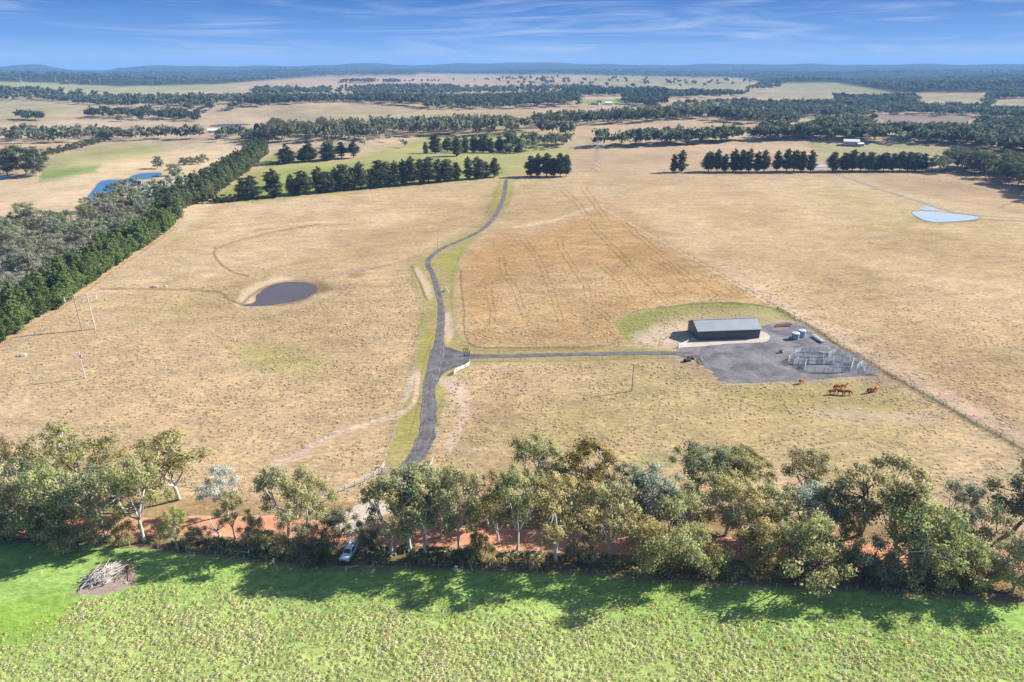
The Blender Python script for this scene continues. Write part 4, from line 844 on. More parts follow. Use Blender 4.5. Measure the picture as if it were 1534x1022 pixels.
def build_mass():
    Ts = {0: [far_template(200 + i, 66, .12) for i in range(6)], 1: [far_template(300 + i, 30, .19) for i in range(6)]}
    V = []; Nn = []; K = []
    for q in mass:
        T, Q = random.choice(Ts[0 if q['d'] < 1700 else 1]); a = random.uniform(0, 6.28); ca, sa = math.cos(a), math.sin(a)
        Rm = np.array(((ca, -sa, 0), (sa, ca, 0), (0, 0, 1))); v = T @ Rm.T * np.array((q['w'], q['w'], q['h'])) + np.array((q['x'], q['y'], q['z']))
        V.append(v); Nn.append(Q @ Rm.T); K.append(np.tile(np.array(q['tint']) * random.uniform(.8, 1.2), (len(v), 1)))
    V = np.concatenate(V); me = mesh_np('woods', V, np.arange(len(V)).reshape(-1, 4), M['woods'], nrm=np.concatenate(Nn), attr={'tint': np.concatenate(K)})
    tag(link('woods', me), 'dark blue-green woods covering the far slopes and belts', 'woods', kind='stuff')
build_mass()

# ------------------------------------------------------------------ grass tussocks and undergrowth
def tufts(pos, size, hgt, tint, blades, lean=(0, 0)):
    n = len(pos); a = rng.uniform(0, 2 * np.pi, (n, blades)); sp = rng.uniform(.35, 1.0, (n, blades)); s = size[:, None]
    dx, dy = np.cos(a), np.sin(a); w = s * rng.uniform(.07, .14, (n, blades)); hz = hgt[:, None] * rng.uniform(.70, 1.1, (n, blades))
    bx = pos[:, None, 0] + dx * s * .12; by = pos[:, None, 1] + dy * s * .12; bz = pos[:, None, 2] + hgt[:, None] * .80 + a * 0
    tx = pos[:, None, 0] + dx * s * sp * .55; ty = pos[:, None, 1] + dy * s * sp * .55; tz = pos[:, None, 2] + hz
    tx = tx + s * lean[0] * .5; ty = ty + s * lean[1] * .5; ex = pos[:, None, 0] + dx * s * sp * .95 + s * lean[0] * rng.uniform(.4, 1.6, (n, blades)); ey = pos[:, None, 1] + dy * s * sp * .95 + s * lean[1]; ez = pos[:, None, 2] + hz * rng.uniform(.0, .45, (n, blades))
    q = lambda x, y, z: np.stack([x, y, z], -1)
    V = np.stack([q(bx - dy * w * .5, by + dx * w * .5, bz), q(bx + dy * w * .5, by - dx * w * .5, bz), q(tx + dy * w, ty - dx * w, tz), q(tx - dy * w, ty + dx * w, tz), q(ex + dy * w * .3, ey - dx * w * .3, ez), q(ex - dy * w * .3, ey + dx * w * .3, ez)], 2).reshape(-1, 3)
    b = np.arange(n * blades)[:, None] * 6; F = np.concatenate([b + np.array((0, 1, 2, 3)), b + np.array((3, 2, 4, 5))], 1).reshape(-1, 4)
    up = np.tile(np.array((0, 0, 1.0)), (n, blades, 6, 1)); up[..., 0] = dx[..., None] * .45; up[..., 1] = dy[..., None] * .45; up = up.reshape(-1, 3); up /= np.linalg.norm(up, axis=1)[:, None]
    return V, F, up, np.repeat(tint, blades * 6, 0)
def scatter(d0, d1, n, azm=40):
    a = rng.uniform(-R(azm), R(azm), n); d = np.sqrt(rng.uniform(d0 ** 2, d1 ** 2, n)); x = d * np.sin(a); y = d * np.cos(a); z = terrain(x, y); u, v, _ = project(x, y, z); return x, y, z, u, v
x, y, z, u, v = scatter(64, 118, 105000, 50)
ok = inside(u, v, FLUSH) & (v < 1500)
dens = np.interp(u, [-50, 60, 200, 560, 760, 1000, 1534], [.75, .9, 1, .9, .62, .44, .34]) * (.45 + 1.1 * sstep(.38, .62, fbm(x / 11, y / 11))) * sstep(-6, 70, v - np.interp(u, [0, 200, 480, 900, 1534], [860, 860, 880, 895, 925]))
dens *= np.where(inside(u, v, [(-50, 900), (110, 870), (120, 905), (40, 970), (-50, 1000)]), .15, 1) * np.where(inside(u, v, [(105, 895), (130, 850), (175, 835), (205, 848), (200, 880), (150, 897)]), 0, 1)
ok &= rng.random(len(x)) < dens * .62 + .02
P = np.stack([x, y, z], 1)[ok]; n = len(P); big = rng.random(n) < .30 + .35 * sstep(.5, .7, fbm(P[:, 0] / 4, P[:, 1] / 4))
sz = np.where(big, rng.uniform(.26, .64, n), rng.uniform(.10, .28, n)); tn = np.array((.58, .545, .265)) * rng.uniform(.84, 1.14, (n, 1)) * np.stack([rng.uniform(.85, 1.05, n), np.ones(n), rng.uniform(.75, 1.2, n)], 1)
gsel = rng.random(n) < np.where(big, .15, .42); tn[gsel] = np.array((.44, .50, .16)) * rng.uniform(.75, 1.2, (gsel.sum(), 1))
parts = [tufts(P[m_], sz[m_], sz[m_] * .40, tn[m_], b_, (-.34, -.14)) for m_, b_ in ((big, 22), (~big, 9))]
x, y, z, u, v = scatter(64, 118, 90000, 50); ok = inside(u, v, FLUSH) & (v < 1500) & ~inside(u, v, [(105, 895), (130, 850), (175, 835), (205, 848), (200, 880), (150, 897)]) & (rng.random(len(x)) < (.25 + .8 * sstep(.35, .6, fbm(x / 3, y / 3))) * np.interp(u, [100, 900], [.6, 1]))
P = np.stack([x, y, z], 1)[ok]; n = len(P); q_ = rng.uniform(.12, .34, n); parts.append(tufts(P, q_, q_ * .55, np.array((.31, .405, .115)) * rng.uniform(.75, 1.25, (n, 1)) * np.stack([rng.uniform(.85, 1.35, n), np.ones(n), rng.uniform(.8, 1.3, n)], 1), 6, (-.3, -.1)))
off = len(parts[0][0]); off2 = off + len(parts[1][0]); V = np.concatenate([q[0] for q in parts]); F = np.concatenate([parts[0][1], parts[1][1] + off, parts[2][1] + off2]); U = np.concatenate([q[2] for q in parts]); K = np.concatenate([q[3] for q in parts])
me = mesh_np('grass_tussocks', V, F, M['straw'], nrm=U, attr={'tint': K}); tag(link('grass_tussocks', me), 'straw-coloured grass tussocks over the green foreground paddock', 'grass', kind='stuff')
# dry paddock tussocks further out
x, y, z, u, v = scatter(118, 330, 90000, 40)
ok = ~inside(u, v, FLUSH) & (v < 752) & (v > 395)
for bad in ([(572, 702), (612, 580), (628, 500), (637, 470), (612, 390), (720, 335), (690, 420), (690, 500), (712, 524), (1040, 515), (1040, 545), (712, 546), (682, 560), (640, 705)], [(1010, 525), (1030, 480), (1200, 480), (1320, 560), (1260, 572), (1080, 576), (1045, 540)], [(355, 462), (380, 435), (430, 415), (486, 422), (480, 445), (430, 462)], [(-50, 560), (0, 525), (110, 460), (260, 350), (280, 310), (-50, 310)], [(405, 700), (440, 680), (510, 645), (620, 610), (630, 560), (615, 630), (440, 700)]):
    ok &= ~inside(u, v, bad)
ok &= rng.random(len(x)) < np.clip((fbm(x / 8, y / 8) - .30) * 2.6, .08, 1) * np.interp(np.hypot(x, y), [130, 200, 280, 330], [.5, .42, .22, .0])
P = np.stack([x, y, z], 1)[ok]; n = len(P); uu, vv = u[ok], v[ok]; sz = rng.uniform(.35, .75, n) * np.interp(vv, [395, 700], [1.35, 1.0])
tn = np.array((.45, .355, .225)) * rng.uniform(.85, 1.2, (n, 1)); br = rng.random(n) < .13; tn[br] = np.array((.32, .225, .13)) * rng.uniform(.8, 1.2, (br.sum(), 1))
crop = inside(uu, vv, ZONES[28][0]) if len(ZONES) > 28 else np.zeros(n, bool)
V, F, U, K = tufts(P, sz * .9, sz * .26, tn, 10)
me = mesh_np('dry_grass', V, F, M['straw'], nrm=U, attr={'tint': K}); tag(link('dry_grass', me), 'dry straw grass tussocks over the tan paddocks beyond the tree belt', 'grass', kind='stuff')
# low undergrowth between the red road and the green paddock
x, y, z, u, v = scatter(90, 125, 16000, 41)
lo_ = np.interp(u, [-100, 0, 200, 480, 640, 900, 1200, 1534], [796, 800, 806, 818, 822, 832, 850, 866]); hi_ = np.interp(u, [-100, 0, 200, 480, 640, 900, 1200, 1534], [805, 808, 818, 846, 848, 858, 880, 896])
ok = (v > lo_) & (v < hi_) & (rng.random(len(x)) < .10 + .6 * sstep(.4, .6, fbm(x / 5, y / 5))) & ~inside(u, v, [(488, 875), (492, 835), (512, 800), (548, 800), (560, 875)])
P = np.stack([x, y, z], 1)[ok]; n = len(P); sz = rng.uniform(.5, 1.3, n); tn = np.where((rng.random(n) < .6)[:, None], np.array((.19, .21, .10)), np.array((.34, .28, .15))) * rng.uniform(.7, 1.3, (n, 1))
V, F, U, K = tufts(P, sz, sz * .8, tn, 11)
me = mesh_np('undergrowth', V, F, M['straw'], nrm=U, attr={'tint': K}); tag(link('undergrowth', me), 'scrubby undergrowth on the verge between red road and green paddock', 'undergrowth', kind='stuff')

# ------------------------------------------------------------------ shed and yard gear
def ang(a, b): return math.atan2(b.y - a.y, b.x - a.x)
def build_shed():
    A_, B_ = at(1044.5, 510.5), at(1137.5, 507.0); L = (B_ - A_).length; D = 9.6; E = 3.5; Hh = 5.5
    s = thing('farm_shed', 'long dark steel shed with pale grey gable roof on the gravel yard', 'shed', A_, ang(A_, B_))
    mb = MB(); mb.box((L / 2, .06, E / 2), (L, .12, E)); mb.box((L / 2, D - .06, E / 2), (L, .12, E))
    for x in (0.06, L - .06):
        b = len(mb.v); x0, x1 = x - .06, x + .06
        P = [(.13, 0), (D - .13, 0), (D - .13, E), (D / 2, Hh - .06), (.13, E)]
        mb.add([(x0, *p) for p in P] + [(x1, *p) for p in P], [(4, 3, 2, 1, 0), (5, 6, 7, 8, 9)] + [(i, (i + 1) % 5, 5 + (i + 1) % 5, 5 + i) for i in range(5)])
    mb.build('wall', M['wallsteel'], s)
    o = .35; rf = MB()
    for sg in (0, 1):
        y0 = -o if sg == 0 else D + o; z0 = E - o * (Hh - E) / (D / 2)
        a = [(-.3, y0, z0), (L + .3, y0, z0), (L + .3, D / 2, Hh), (-.3, D / 2, Hh)]; rf.add([(x, y, z + .03) for x, y, z in a] + [(x, y, z + .11) for x, y, z in a], [(0, 1, 2, 3), (7, 6, 5, 4), (0, 4, 5, 1), (1, 5, 6, 2), (2, 6, 7, 3), (3, 7, 4, 0)])
    r = rf.build('roof', M['roof'], s); MB().box((L / 2, D / 2, Hh + .14), (L + .64, .4, .07)).build('ridge_cap', M['roof'], r)
    MB().box((L / 2, -o - .07, E - o * .42 + .06), (L + .6, .13, .13)).build('gutter', M['galv'], s)
    MB().tube([(L - .1, -.35, E - .15), (L - .1, -.1, E - .5), (L - .1, -.08, 0)], .06).build('downpipe', M['white'], s)
    for x in (4.2, 13.5):
        d = MB().box((x, -.02, 1.5), (3.4, .05, 3.0)); 
        for k in range(9): d.box((x, -.055, .2 + k * .33), (3.3, .02, .06))
        d.build('roller_door', M['wallsteel'], s)
    g_ = MB()
    for y in (-.36, D + .36): pass
    for a, b in (((-.32, -o, E - o * .44 + .08), (-.32, D / 2, Hh + .08)), ((-.32, D + o, E - o * .44 + .08), (-.32, D / 2, Hh + .08))): g_.tube([a, b], .07, 4)
    g_.build('barge_flashing', M['white'], s)
build_shed()
def build_tank(px, py, dia, h, lab):
    t = thing('water_tank', lab, 'water tank', at(px, py), .3, 'water tanks beside the shed'); mb = MB(); n = 24
    mb.tube([(0, 0, 0), (0, 0, h)], dia / 2, n)
    for k in range(5): mb.tube([(0, 0, .25 + k * h / 5.5), (0, 0, .33 + k * h / 5.5)], dia / 2 + .03, n)
    mb.build('tank_wall', M['tank'], t)
    tp = MB().tube([(0, 0, h + .003), (0, 0, h + .12), (0, 0, h + .38)], [dia / 2 + .06, dia / 2 + .05, .25], n).build('lid', M['tank_top'], t)
    MB().tube([(0, 0, h + .385), (0, 0, h + .46)], .28, 12).build('hatch', M['tank_top'], tp)
    MB().tube([(dia / 2 + .09, 0, .05), (dia / 2 + .09, 0, h - .05)], .06, 6).build('pipe', M['white'], t)
build_tank(1191, 508, 2.35, 2.1, 'front water tank of the pair on the gravel, nearer the cattle yards'); build_tank(1200.5, 504.5, 2.3, 2.25, 'rear water tank of the pair, nearer the paddock boundary')
pr = None
for k in range(6):
    a, b = at(1159.5 + k * .6, 490.8 - k * .75), at(1184 + k * .4, 489.6 - k * .75); mb = MB(); Lh = (b - a).length
    if pr is None:
        for z in (.02, .24): mb.box((Lh / 2, 0, z + .03), (Lh, .28, .045))
        mb.box((Lh / 2, 0, .165), (Lh, .05, .14)); pr = mb.build('steel_beam', M['rust'], None, a); o = pr
    else: o = pr.copy(); COL.objects.link(o); o.location = a
    o.rotation_euler = (0, 0, ang(a, b)); tag(o, 'rusty red steel beam lying side by side with others behind the water tanks', 'steel beam', 'rusty beams behind the water tanks')
a, b = at(1217.5, 504.5), at(1232.5, 514.5); mb = MB(); Lh = (b - a).length
mb.box((Lh / 2, 0, .32), (Lh, .95, .1)); mb.box((Lh / 2, -.46, .62), (Lh, .08, .5)); mb.box((Lh / 2, .46, .62), (Lh, .08, .5)); mb.box((.05, 0, .62), (.1, .83, .5)); mb.box((Lh - .05, 0, .62), (.1, .83, .5))
t = thing('feed_trough', 'long white trough on the gravel right of the water tanks', 'trough', a, ang(a, b)); mb.build('trough_body', M['white'], t)
for x in (.5, Lh - .5): MB().box((x, 0, .135), (.3, .8, .26)).build('leg', M['galv'], t)
a, b = at(1176, 518.3), at(1198, 517.6); tag(MB().tube([a + Vector((0, 0, .1)), b + Vector((0, 0, .1))], .08, 8).build('plastic_pipe', M['white']), 'thin white pipe lying straight on the gravel left of the cattle yards', 'pipe')
t = thing('portable_pump', 'small dark machine with pale handle standing alone on the gravel left of the cattle yards', 'machine', at(1169, 529), .4)
MB().box((0, 0, .62), (1.0, .7, .55)).build('engine_box', M['black'], t, bevel=.05); MB().tube([(-.5, .3, .4), (-1.1, .3, .95), (-1.1, -.3, .95), (-.5, -.3, .4)], .05).build('handle', M['white'], t); MB().tube([(.5, 0, .45), (1.0, 0, .25), (1.4, .1, .1)], .07).build('hose', M['white'], t)
for y in (-.42, .42): MB().tube([(.1, y - .06, .3), (.1, y + .06, .3)], .3, 14).build('wheel', M['black'], t)
for (px, py), lab in (((1029, 541.5), 'left black pipe mouth at the culvert beside the yard entrance'), ((1034, 538.5), 'right black pipe mouth at the culvert beside the yard entrance')):
    t = thing('culvert_pipe', lab, 'pipe', at(px, py), .5); mb = MB(); mb.tube([(-.9, 0, .45), (.9, 0, .45)], .62, 16); mb.build('pipe', M['black'], t); MB().box((1.0, 0, .3), (.22, 1.5, .6)).build('headwall', M['post'], t)

def farm_gate(a, b, h, lab, mat, rails=5):
    L = (b - a).length; t = thing('farm_gate', lab, 'gate', a, ang(a, b)); f = MB()
    f.tube([(0, 0, .15), (L, 0, .15), (L, 0, h), (0, 0, h), (0, 0, .15)], .06, 6, False); f.tube([(L * .5, 0, .15), (L * .5, 0, h)], .05); f.build('gate_frame', mat, t)
    r = MB()
    for k in range(1, rails): r.tube([(0, 0, .15 + (h - .15) * k / rails), (L, 0, .15 + (h - .15) * k / rails)], .04, 5)
    r.build('rail', mat, t)
    for x in (-.15, L + .15): MB().tube([(x, 0, -.1), (x, 0, h + .35)], .11, 8).build('post', mat, t)
farm_gate(at(1016.5, 522), at(1029.5, 516.5), 1.5, 'white gate standing open at the left corner of the shed', M['white']); farm_gate(at(1049, 538), at(1053.5, 545.5), 1.2, 'short pale gate beside the black culvert pipes', M['galv'])
farm_gate(at(573, 709), at(599, 709.5), 1.25, 'grey steel gate across the bottom of the driveway joining the white wing fence', M['galv']); farm_gate(at(696, 533), at(703.5, 533), 1.2, 'dark little gate at the neck of the side road', M['pole'])

# ---- cattle yards: steel panels
def panel_proto(L=2.6, h=1.8):
    t = thing('cattle_hurdle', 'galvanised rail panel in the cattle yards', 'hurdle'); f = MB(); f.tube([(0, 0, .1), (0, 0, h), (L, 0, h), (L, 0, .1), (0, 0, .1)], .045, 6, False); f.build('panel_frame', M['galv'], t)
    for k in range(1, 6): MB().tube([(.03, 0, .1 + (h - .1) * k / 6), (L - .03, 0, .1 + (h - .1) * k / 6)], .052, 6).build('rail', M['galv'], t)
    return t
PAN = panel_proto(); pan_used = False
def pen(pix, lab, grp):
    global pan_used
    P = resample([tuple(at(*p)) for p in pix], 2.72)
    for a, b in zip(P[:-1], P[1:]):
        a, b = Vector(a), Vector(b); k = (b - a).length / 2.72
        if not pan_used: o = PAN; o.location = a; o.rotation_euler = (0, 0, ang(a, b)); pan_used = True
        else: o = dup(PAN, a, ang(a, b))
        o.scale = (k, 1, 1); o['label'] = lab; o['group'] = grp
pen([(1195, 545.5), (1203, 554), (1214, 558.5), (1256, 558.8), (1281, 556), (1291.5, 547)], 'galvanised panel in the curved front fence of the cattle yards facing the cows', 'front panels of the cattle yards')
pen([(1197, 546), (1225, 545.5), (1252, 546)], 'galvanised panel in the long straight inner race of the cattle yards', 'inner race panels of the cattle yards')
pen([(1190, 534.5), (1215, 535), (1240, 535)], 'galvanised panel in the rear inner line of the cattle yards by the white chute', 'rear inner panels of the cattle yards')
pen([(1190, 534), (1196, 528), (1212, 527.5), (1226, 529)], 'galvanised panel at the back left edge of the cattle yards', 'back left panels of the cattle yards')
pen([(1240, 535), (1252, 529), (1266, 532), (1285, 541), (1291.5, 547)], 'galvanised panel along the back of the cattle yards toward the boundary fence', 'back panels of the cattle yards')
pen([(1180, 543), (1184, 537), (1193, 536), (1196, 544), (1186, 547), (1180, 543)], 'galvanised panel of the small forcing pen at the left end of the cattle yards', 'panels of the left forcing pen')
ctr = at(1259.5, 545.5); ringp = [(ctr.x + 2.6 * math.cos(w), ctr.y + 2.6 * math.sin(w), ctr.z) for w in np.linspace(0, 2 * math.pi, 7)]
for a, b in zip(ringp[:-1], ringp[1:]): o = dup(PAN, a, ang(Vector(a), Vector(b)), 'galvanised panel of the round forcing yard inside the cattle yards', 'panels of the round forcing yard', (.97, 1, 1))
pen([(1291.5, 549), (1297, 561), (1317, 562)], 'galvanised panel in the loose end wing of the yards nearest the boundary fence', 'end wing panels of the cattle yards')
pen([(1212, 545.5), (1214, 535)], 'galvanised panel dividing the inner race of the cattle yards', 'race dividers of the cattle yards'); pen([(1232, 545.5), (1233, 535)], 'galvanised panel across the race under the white chute', 'chute race panels of the cattle yards'); pen([(1205, 553), (1207, 546)], 'galvanised panel joining the front fence to the inner race', 'joining panels of the cattle yards'); pen([(1200, 540.5), (1240, 540)], 'galvanised panel of the middle race between inner and rear lines', 'middle race panels of the cattle yards')
pen([(1274, 555), (1278, 543)], 'galvanised panel of the dividing gate at the right of the cattle yards', 'dividing panels of the cattle yards')
t = thing('loading_chute', 'white loading chute with sloping sides at the back of the cattle yards', 'chute', at(1226, 529), ang(at(1226, 529), at(1238, 531)))
for y in (0, 1.0):
    mb = MB(); mb.tube([(0, y, .4), (0, y, 2.3), (1.6, y, 2.5), (3.2, y, 1.9), (3.4, y, .2)], .07, 6)
    for k in range(4): mb.tube([(0, y, .7 + k * .42), (3.2, y, .5 + k * .38)], .045, 5)
    mb.build('side_rail', M['white'], t)
MB().box((1.6, .5, .42), (3.2, .9, .08)).build('ramp_floor', M['post'], t)
t = thing('yard_post', 'tall thin pale post rising from the back of the cattle yards', 'post', at(1263.5, 534)); MB().tube([(0, 0, 0), (0, 0, 3.4)], .07).build('post', M['white'], t); MB().tube([(0, 0, 3.4), (0, 0, 3.55)], .12).build('cap', M['white'], t)

# ---- cattle
def cow_mesh(grazing):
    J = [(-.78, 0, 1.28, .26, .30), (-.45, 0, 1.24, .31, .38), (.05, 0, 1.20, .34, .42), (.5, 0, 1.25, .30, .40), (.78, 0, 1.32, .22, .30)]
    head = [(.98, 0, 1.18, .15, .2), (1.2, 0, .82, .13, .17), (1.36, 0, .5, .13, .14), (1.48, 0, .26, .08, .09)] if grazing else [(1.0, 0, 1.5, .15, .2), (1.18, 0, 1.68, .14, .16), (1.42, 0, 1.6, .11, .13), (1.62, 0, 1.46, .075, .09)]
    vs = []; es = []; rd = []
    for q in J + head: vs.append(q[:3]); rd.append(q[3:]); 
    es += [(i, i + 1) for i in range(len(vs) - 1)]
    hd = len(J) + 1
    for s_ in (-1, 1): vs.append((vs[hd][0] - .02, s_ * .24, vs[hd][2] + .04)); rd.append((.05, .03)); es.append((hd, len(vs) - 1))
    for (root, x, dx) in ((1, -.66, -.06), (3, .52, .05)):
        for s_ in (-1, 1):
            b = len(vs); hind = root == 1
            vs += [(x, s_ * .21, .95), (x + (.10 if hind else .02), s_ * .22, .62), (x + (-.10 if hind else .0), s_ * .22, .42), (x + (-.05 if hind else .0), s_ * .22, .1), (x + .02, s_ * .22, .02)]; rd += [(.17, .2), (.11, .13), (.07, .08), (.055, .06), (.07, .07)]
            es += [(root, b), (b, b + 1), (b + 1, b + 2), (b + 2, b + 3), (b + 3, b + 4)]
    b = len(vs); vs += [(-1.0, 0, 1.28), (-1.07, 0, .9), (-1.05, 0, .55)]; rd += [(.05, .05), (.03, .03), (.05, .05)]; es += [(0, b), (b, b + 1), (b + 1, b + 2)]
    me = bpy.data.meshes.new('cow_skeleton'); me.from_pydata(vs, es, []); o = bpy.data.objects.new('tmp_cow', me); COL.objects.link(o)
    m = o.modifiers.new('skin', 'SKIN'); o.modifiers.new('sub', 'SUBSURF').levels = 1
    for i, r_ in enumerate(rd): me.skin_vertices[0].data[i].radius = r_; me.skin_vertices[0].data[i].use_root = i == 2
    dg = bpy.context.evaluated_depsgraph_get(); out = bpy.data.meshes.new_from_object(o.evaluated_get(dg)); out.name = 'cow_body'; bpy.data.objects.remove(o); out.materials.clear(); out.materials.append(M['cow'])
    out.polygons.foreach_set('use_smooth', np.ones(len(out.polygons), bool)); return out
CG, CS = cow_mesh(True), cow_mesh(False)
for px, py, rz, me, lab in [(1200, 575, .5, CS, 'lone red cow nearest the gravel yard with its head up'), (1252, 584, .35, CG, 'red cow at the upper left of the tight bunch of cattle'), (1263, 583, .2, CS, 'red cow at the upper right of the tight bunch of cattle'), (1246, 591, .3, CG, 'red cow at the lower left of the tight bunch of cattle'), (1258, 591.5, 2.9, CS, 'red cow in the middle front of the tight bunch of cattle'), (1268.5, 592, -.2, CG, 'red cow at the lower right of the tight bunch with lowered head'),
                            (1302, 589, .3, CG, 'grazing red cow of the pair by the boundary fence'), (1312, 586.5, .7, CS, 'red cow with raised head, the one closest to the boundary fence')]:
    o = tag(link('cow', me, None, at(px, py)), lab, 'cow', 'red cattle below the yards'); o.color = random.choice([(.30, .10, .04, 1), (.40, .15, .06, 1), (.23, .075, .035, 1), (.36, .17, .08, 1)]); o.rotation_euler = (0, 0, rz)

# ------------------------------------------------------------------ fences
def wire_fence(pix, lab, spacing=4.0, h=1.15, postr=.075, mat='post', wires=4, thick=.018, name='wire_fence'):
    P3 = [at(*p) for p in pix]; S = resample([tuple(p) for p in P3], spacing); S[:, 2] = terrain(S[:, 0], S[:, 1]); t = thing(name, lab, 'fence', tuple(S[0]))
    pm = MB().tube([(0, 0, -.2), (0, 0, h)], postr, 6).mesh('post', M[mat])
    for s_ in S: link('post', pm, t, tuple(s_ - S[0]))
    w = MB(); st = max(1, len(S) // 120)
    for k in range(wires):
        z = h * (.96 - k * .8 / wires); w.tube([tuple(q - S[0] + np.array((0, 0, z))) for q in S], thick, 4, False)
    w.build('wire', M['galv'], t); return t
wire_fence([(573, 703), (590, 655), (600, 622), (612, 585), (622, 548), (628, 512), (638, 478), (630, 452), (620, 420), (612, 390)], 'pale wire fence along the left side of the driveway from the gate to the bend', 3.6, 1.2, .08, 'post', 3, .011)
wire_fence([(612, 388), (640, 373), (668, 358), (700, 342), (728, 326), (742, 300), (748, 280), (750, 269)], 'pale wire fence on the left of the upper driveway from the bend to the pines', 6, 1.2, .08, 'post', 3, .013)
wire_fence([(645, 702), (655, 660), (668, 610), (676, 582), (681, 560)], 'pale wire fence right of the lower driveway below the junction', 3.4, 1.2, .08, 'post', 3, .011)
wire_fence([(703, 521), (694, 518), (686, 508), (681, 490), (681, 440), (681, 415), (690, 387), (706, 366), (726, 350), (752, 330), (764, 305), (769, 285), (771, 270)], 'pale wire fence on the right of the driveway round the crop field', 5, 1.2, .08, 'post', 3, .012)
wire_fence([(1165, 463.5), (1232, 501), (1311, 550), (1402, 602), (1470, 639), (1534, 675), (1600, 712)], 'dark boundary fence running diagonally past the cattle yards to the right picture edge', 3.5, 1.2, .09, 'pole', 5, .022)
wire_fence([(895, 308), (1000, 366), (1080, 412), (1165, 463.5)], 'dark boundary fence along the far right edge of the orange crop field', 6, 1.2, .08, 'pole', 3, .02)
wire_fence([(-60, 803), (0, 807), (120, 813), (200, 820), (330, 834), (400, 843), (455, 850)], 'grey fence between tree belt and green paddock left of the ute gateway', 6.0, 1.15, .07, 'post', 3, .005)
wire_fence([(560, 849), (640, 852), (760, 857), (900, 862), (1000, 868), (1100, 878), (1200, 884), (1330, 889), (1450, 895), (1534, 903), (1600, 912)], 'grey fence between tree belt and green paddock right of the ute gateway', 6.0, 1.15, .07, 'post', 3, .005)
wire_fence([(705, 540.5), (760, 541), (860, 540), (960, 537), (1024, 536)], 'low fence along the near side of the side road to the shed', 5, 1.1, .07, 'post', 3, .02); wire_fence([(704, 523), (740, 526), (860, 522.5), (940, 519), (1014, 517)], 'low fence between side road and orange crop field', 5, 1.1, .07, 'post', 3, .02)
wire_fence([(0, 537), (60, 497), (112, 463), (178, 412), (262, 354), (283, 322)], 'thin fence at the foot of the young pine windbreak', 5, 1.1, .07, 'post', 3, .018)
wire_fence([(280, 728), (360, 733), (420, 738), (498, 741)], 'low pale fence at the paddock edge left of the white wing fence', 4, 1.1, .07, 'pole_light', 4, .02)
wire_fence([(612, 389), (545, 406), (486, 418)], 'faint fence along the reddish track from the driveway bend to the pond', 6, 1.1, .07, 'post', 3, .015)
def rail_fence(pix, lab, spacing, h, rails, mat='pole_light', bw=.12):
    P = [at(*p) for p in pix]; S = resample([tuple(p) for p in P], spacing); t = thing('rail_fence', lab, 'fence', tuple(S[0])); pm = MB().box((0, 0, h / 2 - .1), (.16, .16, h + .2)).mesh('post', M[mat])
    for s_ in S: link('post', pm, t, tuple(s_ - S[0]))
    for k in range(rails):
        w = MB(); z = h * (.92 - k * .85 / rails)
        for a, b in zip(S[:-1], S[1:]): c = (a + b) / 2 - S[0]; w.box((c[0], c[1], c[2] + z), (np.linalg.norm(b - a), .05, bw), ang(Vector(a), Vector(b)))
        w.build('rail', M[mat], t)
rail_fence([(501, 741), (536, 727), (560, 715), (573, 706), (577, 698)], 'white wing fence sweeping from the dry paddock to the driveway gate', 2.4, 1.35, 3)
rail_fence([(640, 708), (646, 700), (649, 690)], 'short white wing fence on the right of the driveway gate', 2, 1.35, 3)
rail_fence([(680, 562), (681, 559), (703.5, 549), (704, 544)], 'white panelled wing fence on the near side of the side road neck', 2.0, 1.35, 4, 'white', .18)
rail_fence([(703.5, 530), (703, 522)], 'white fence piece on the far side of the side road neck', 2, 1.35, 3)
for i, (a, b, lab) in enumerate([((519, 858), (537, 850), 'bleached strainer post with a sloping rail directly in front of the ute'), ((416, 858), (408, 842), 'bleached post leaning in the shade left of the ute'), ((374, 834), (352, 829), 'bleached post with long rail in the shade below the two open gums'), ((551, 832), (577, 836), 'bleached rail lying right of the ute')]):
    A_, B_ = at(*a), at(*b); t = thing('strainer_post', lab, 'fence post', A_, 0); MB().tube([(0, 0, -.1), (0, 0, 1.5)], .13, 8).build('post', M['bark_white'], t); MB().tube([(0, 0, 1.0), tuple(B_ - A_ + Vector((0, 0, .45)))], .09, 6).build('rail', M['bark_white'], t)

# ------------------------------------------------------------------ power poles and towers
def power_pole(px, py, ty, lab, mat='pole', arm=1.8, can=False, rz=.3, rad=.17):
    p = at(px, py); h = height_for(p, ty); t = thing('power_pole', lab, 'power pole', p, rz); MB().tube([(0, 0, -.2), (0, 0, h)], [rad, rad * .75], 8).build('pole', M[mat], t)
    if arm:
        MB().box((0, .16, h - .35), (arm, .12, .16)).build('crossarm', M[mat], t)
        for x in (-arm * .42, 0.18, arm * .42): MB().tube([(x, .16, h - .268), (x, .16, h - .02)], [.07, .04], 6).build('insulator', M['white'], t)
    if can: MB().tube([(.33, 0, h - 1.7), (.33, 0, h - .8)], .24, 12).build('transformer', M['galv'], t)
power_pole(128, 567, 527.5, 'single pale power pole standing alone in the left paddock', 'pole_light', 1.7, True); power_pole(946.5, 586, 545.5, 'single dark power pole in the olive paddock in front of the shed', 'pole', 1.0)
power_pole(656.5, 388, 361.5, 'thin dark pole beside the driveway bend', 'pole', .9, False, .3, .13); power_pole(63, 284, 271, 'small leaning-looking pole in the pale field below the blue dam', 'pole', .8, False, .2, .14); power_pole(67, 263, 248, 'small pole beside the big dark trees by the edge dam', 'pole', .8, False, .2, .14)
A_, B_ = at(123, 495.5), at(142.5, 493); hA = height_for(A_, 443); hB = height_for(B_, 440.5); t = thing('power_pole', 'two-legged power pole with a long crossarm beside the pine windbreak', 'power pole', A_)
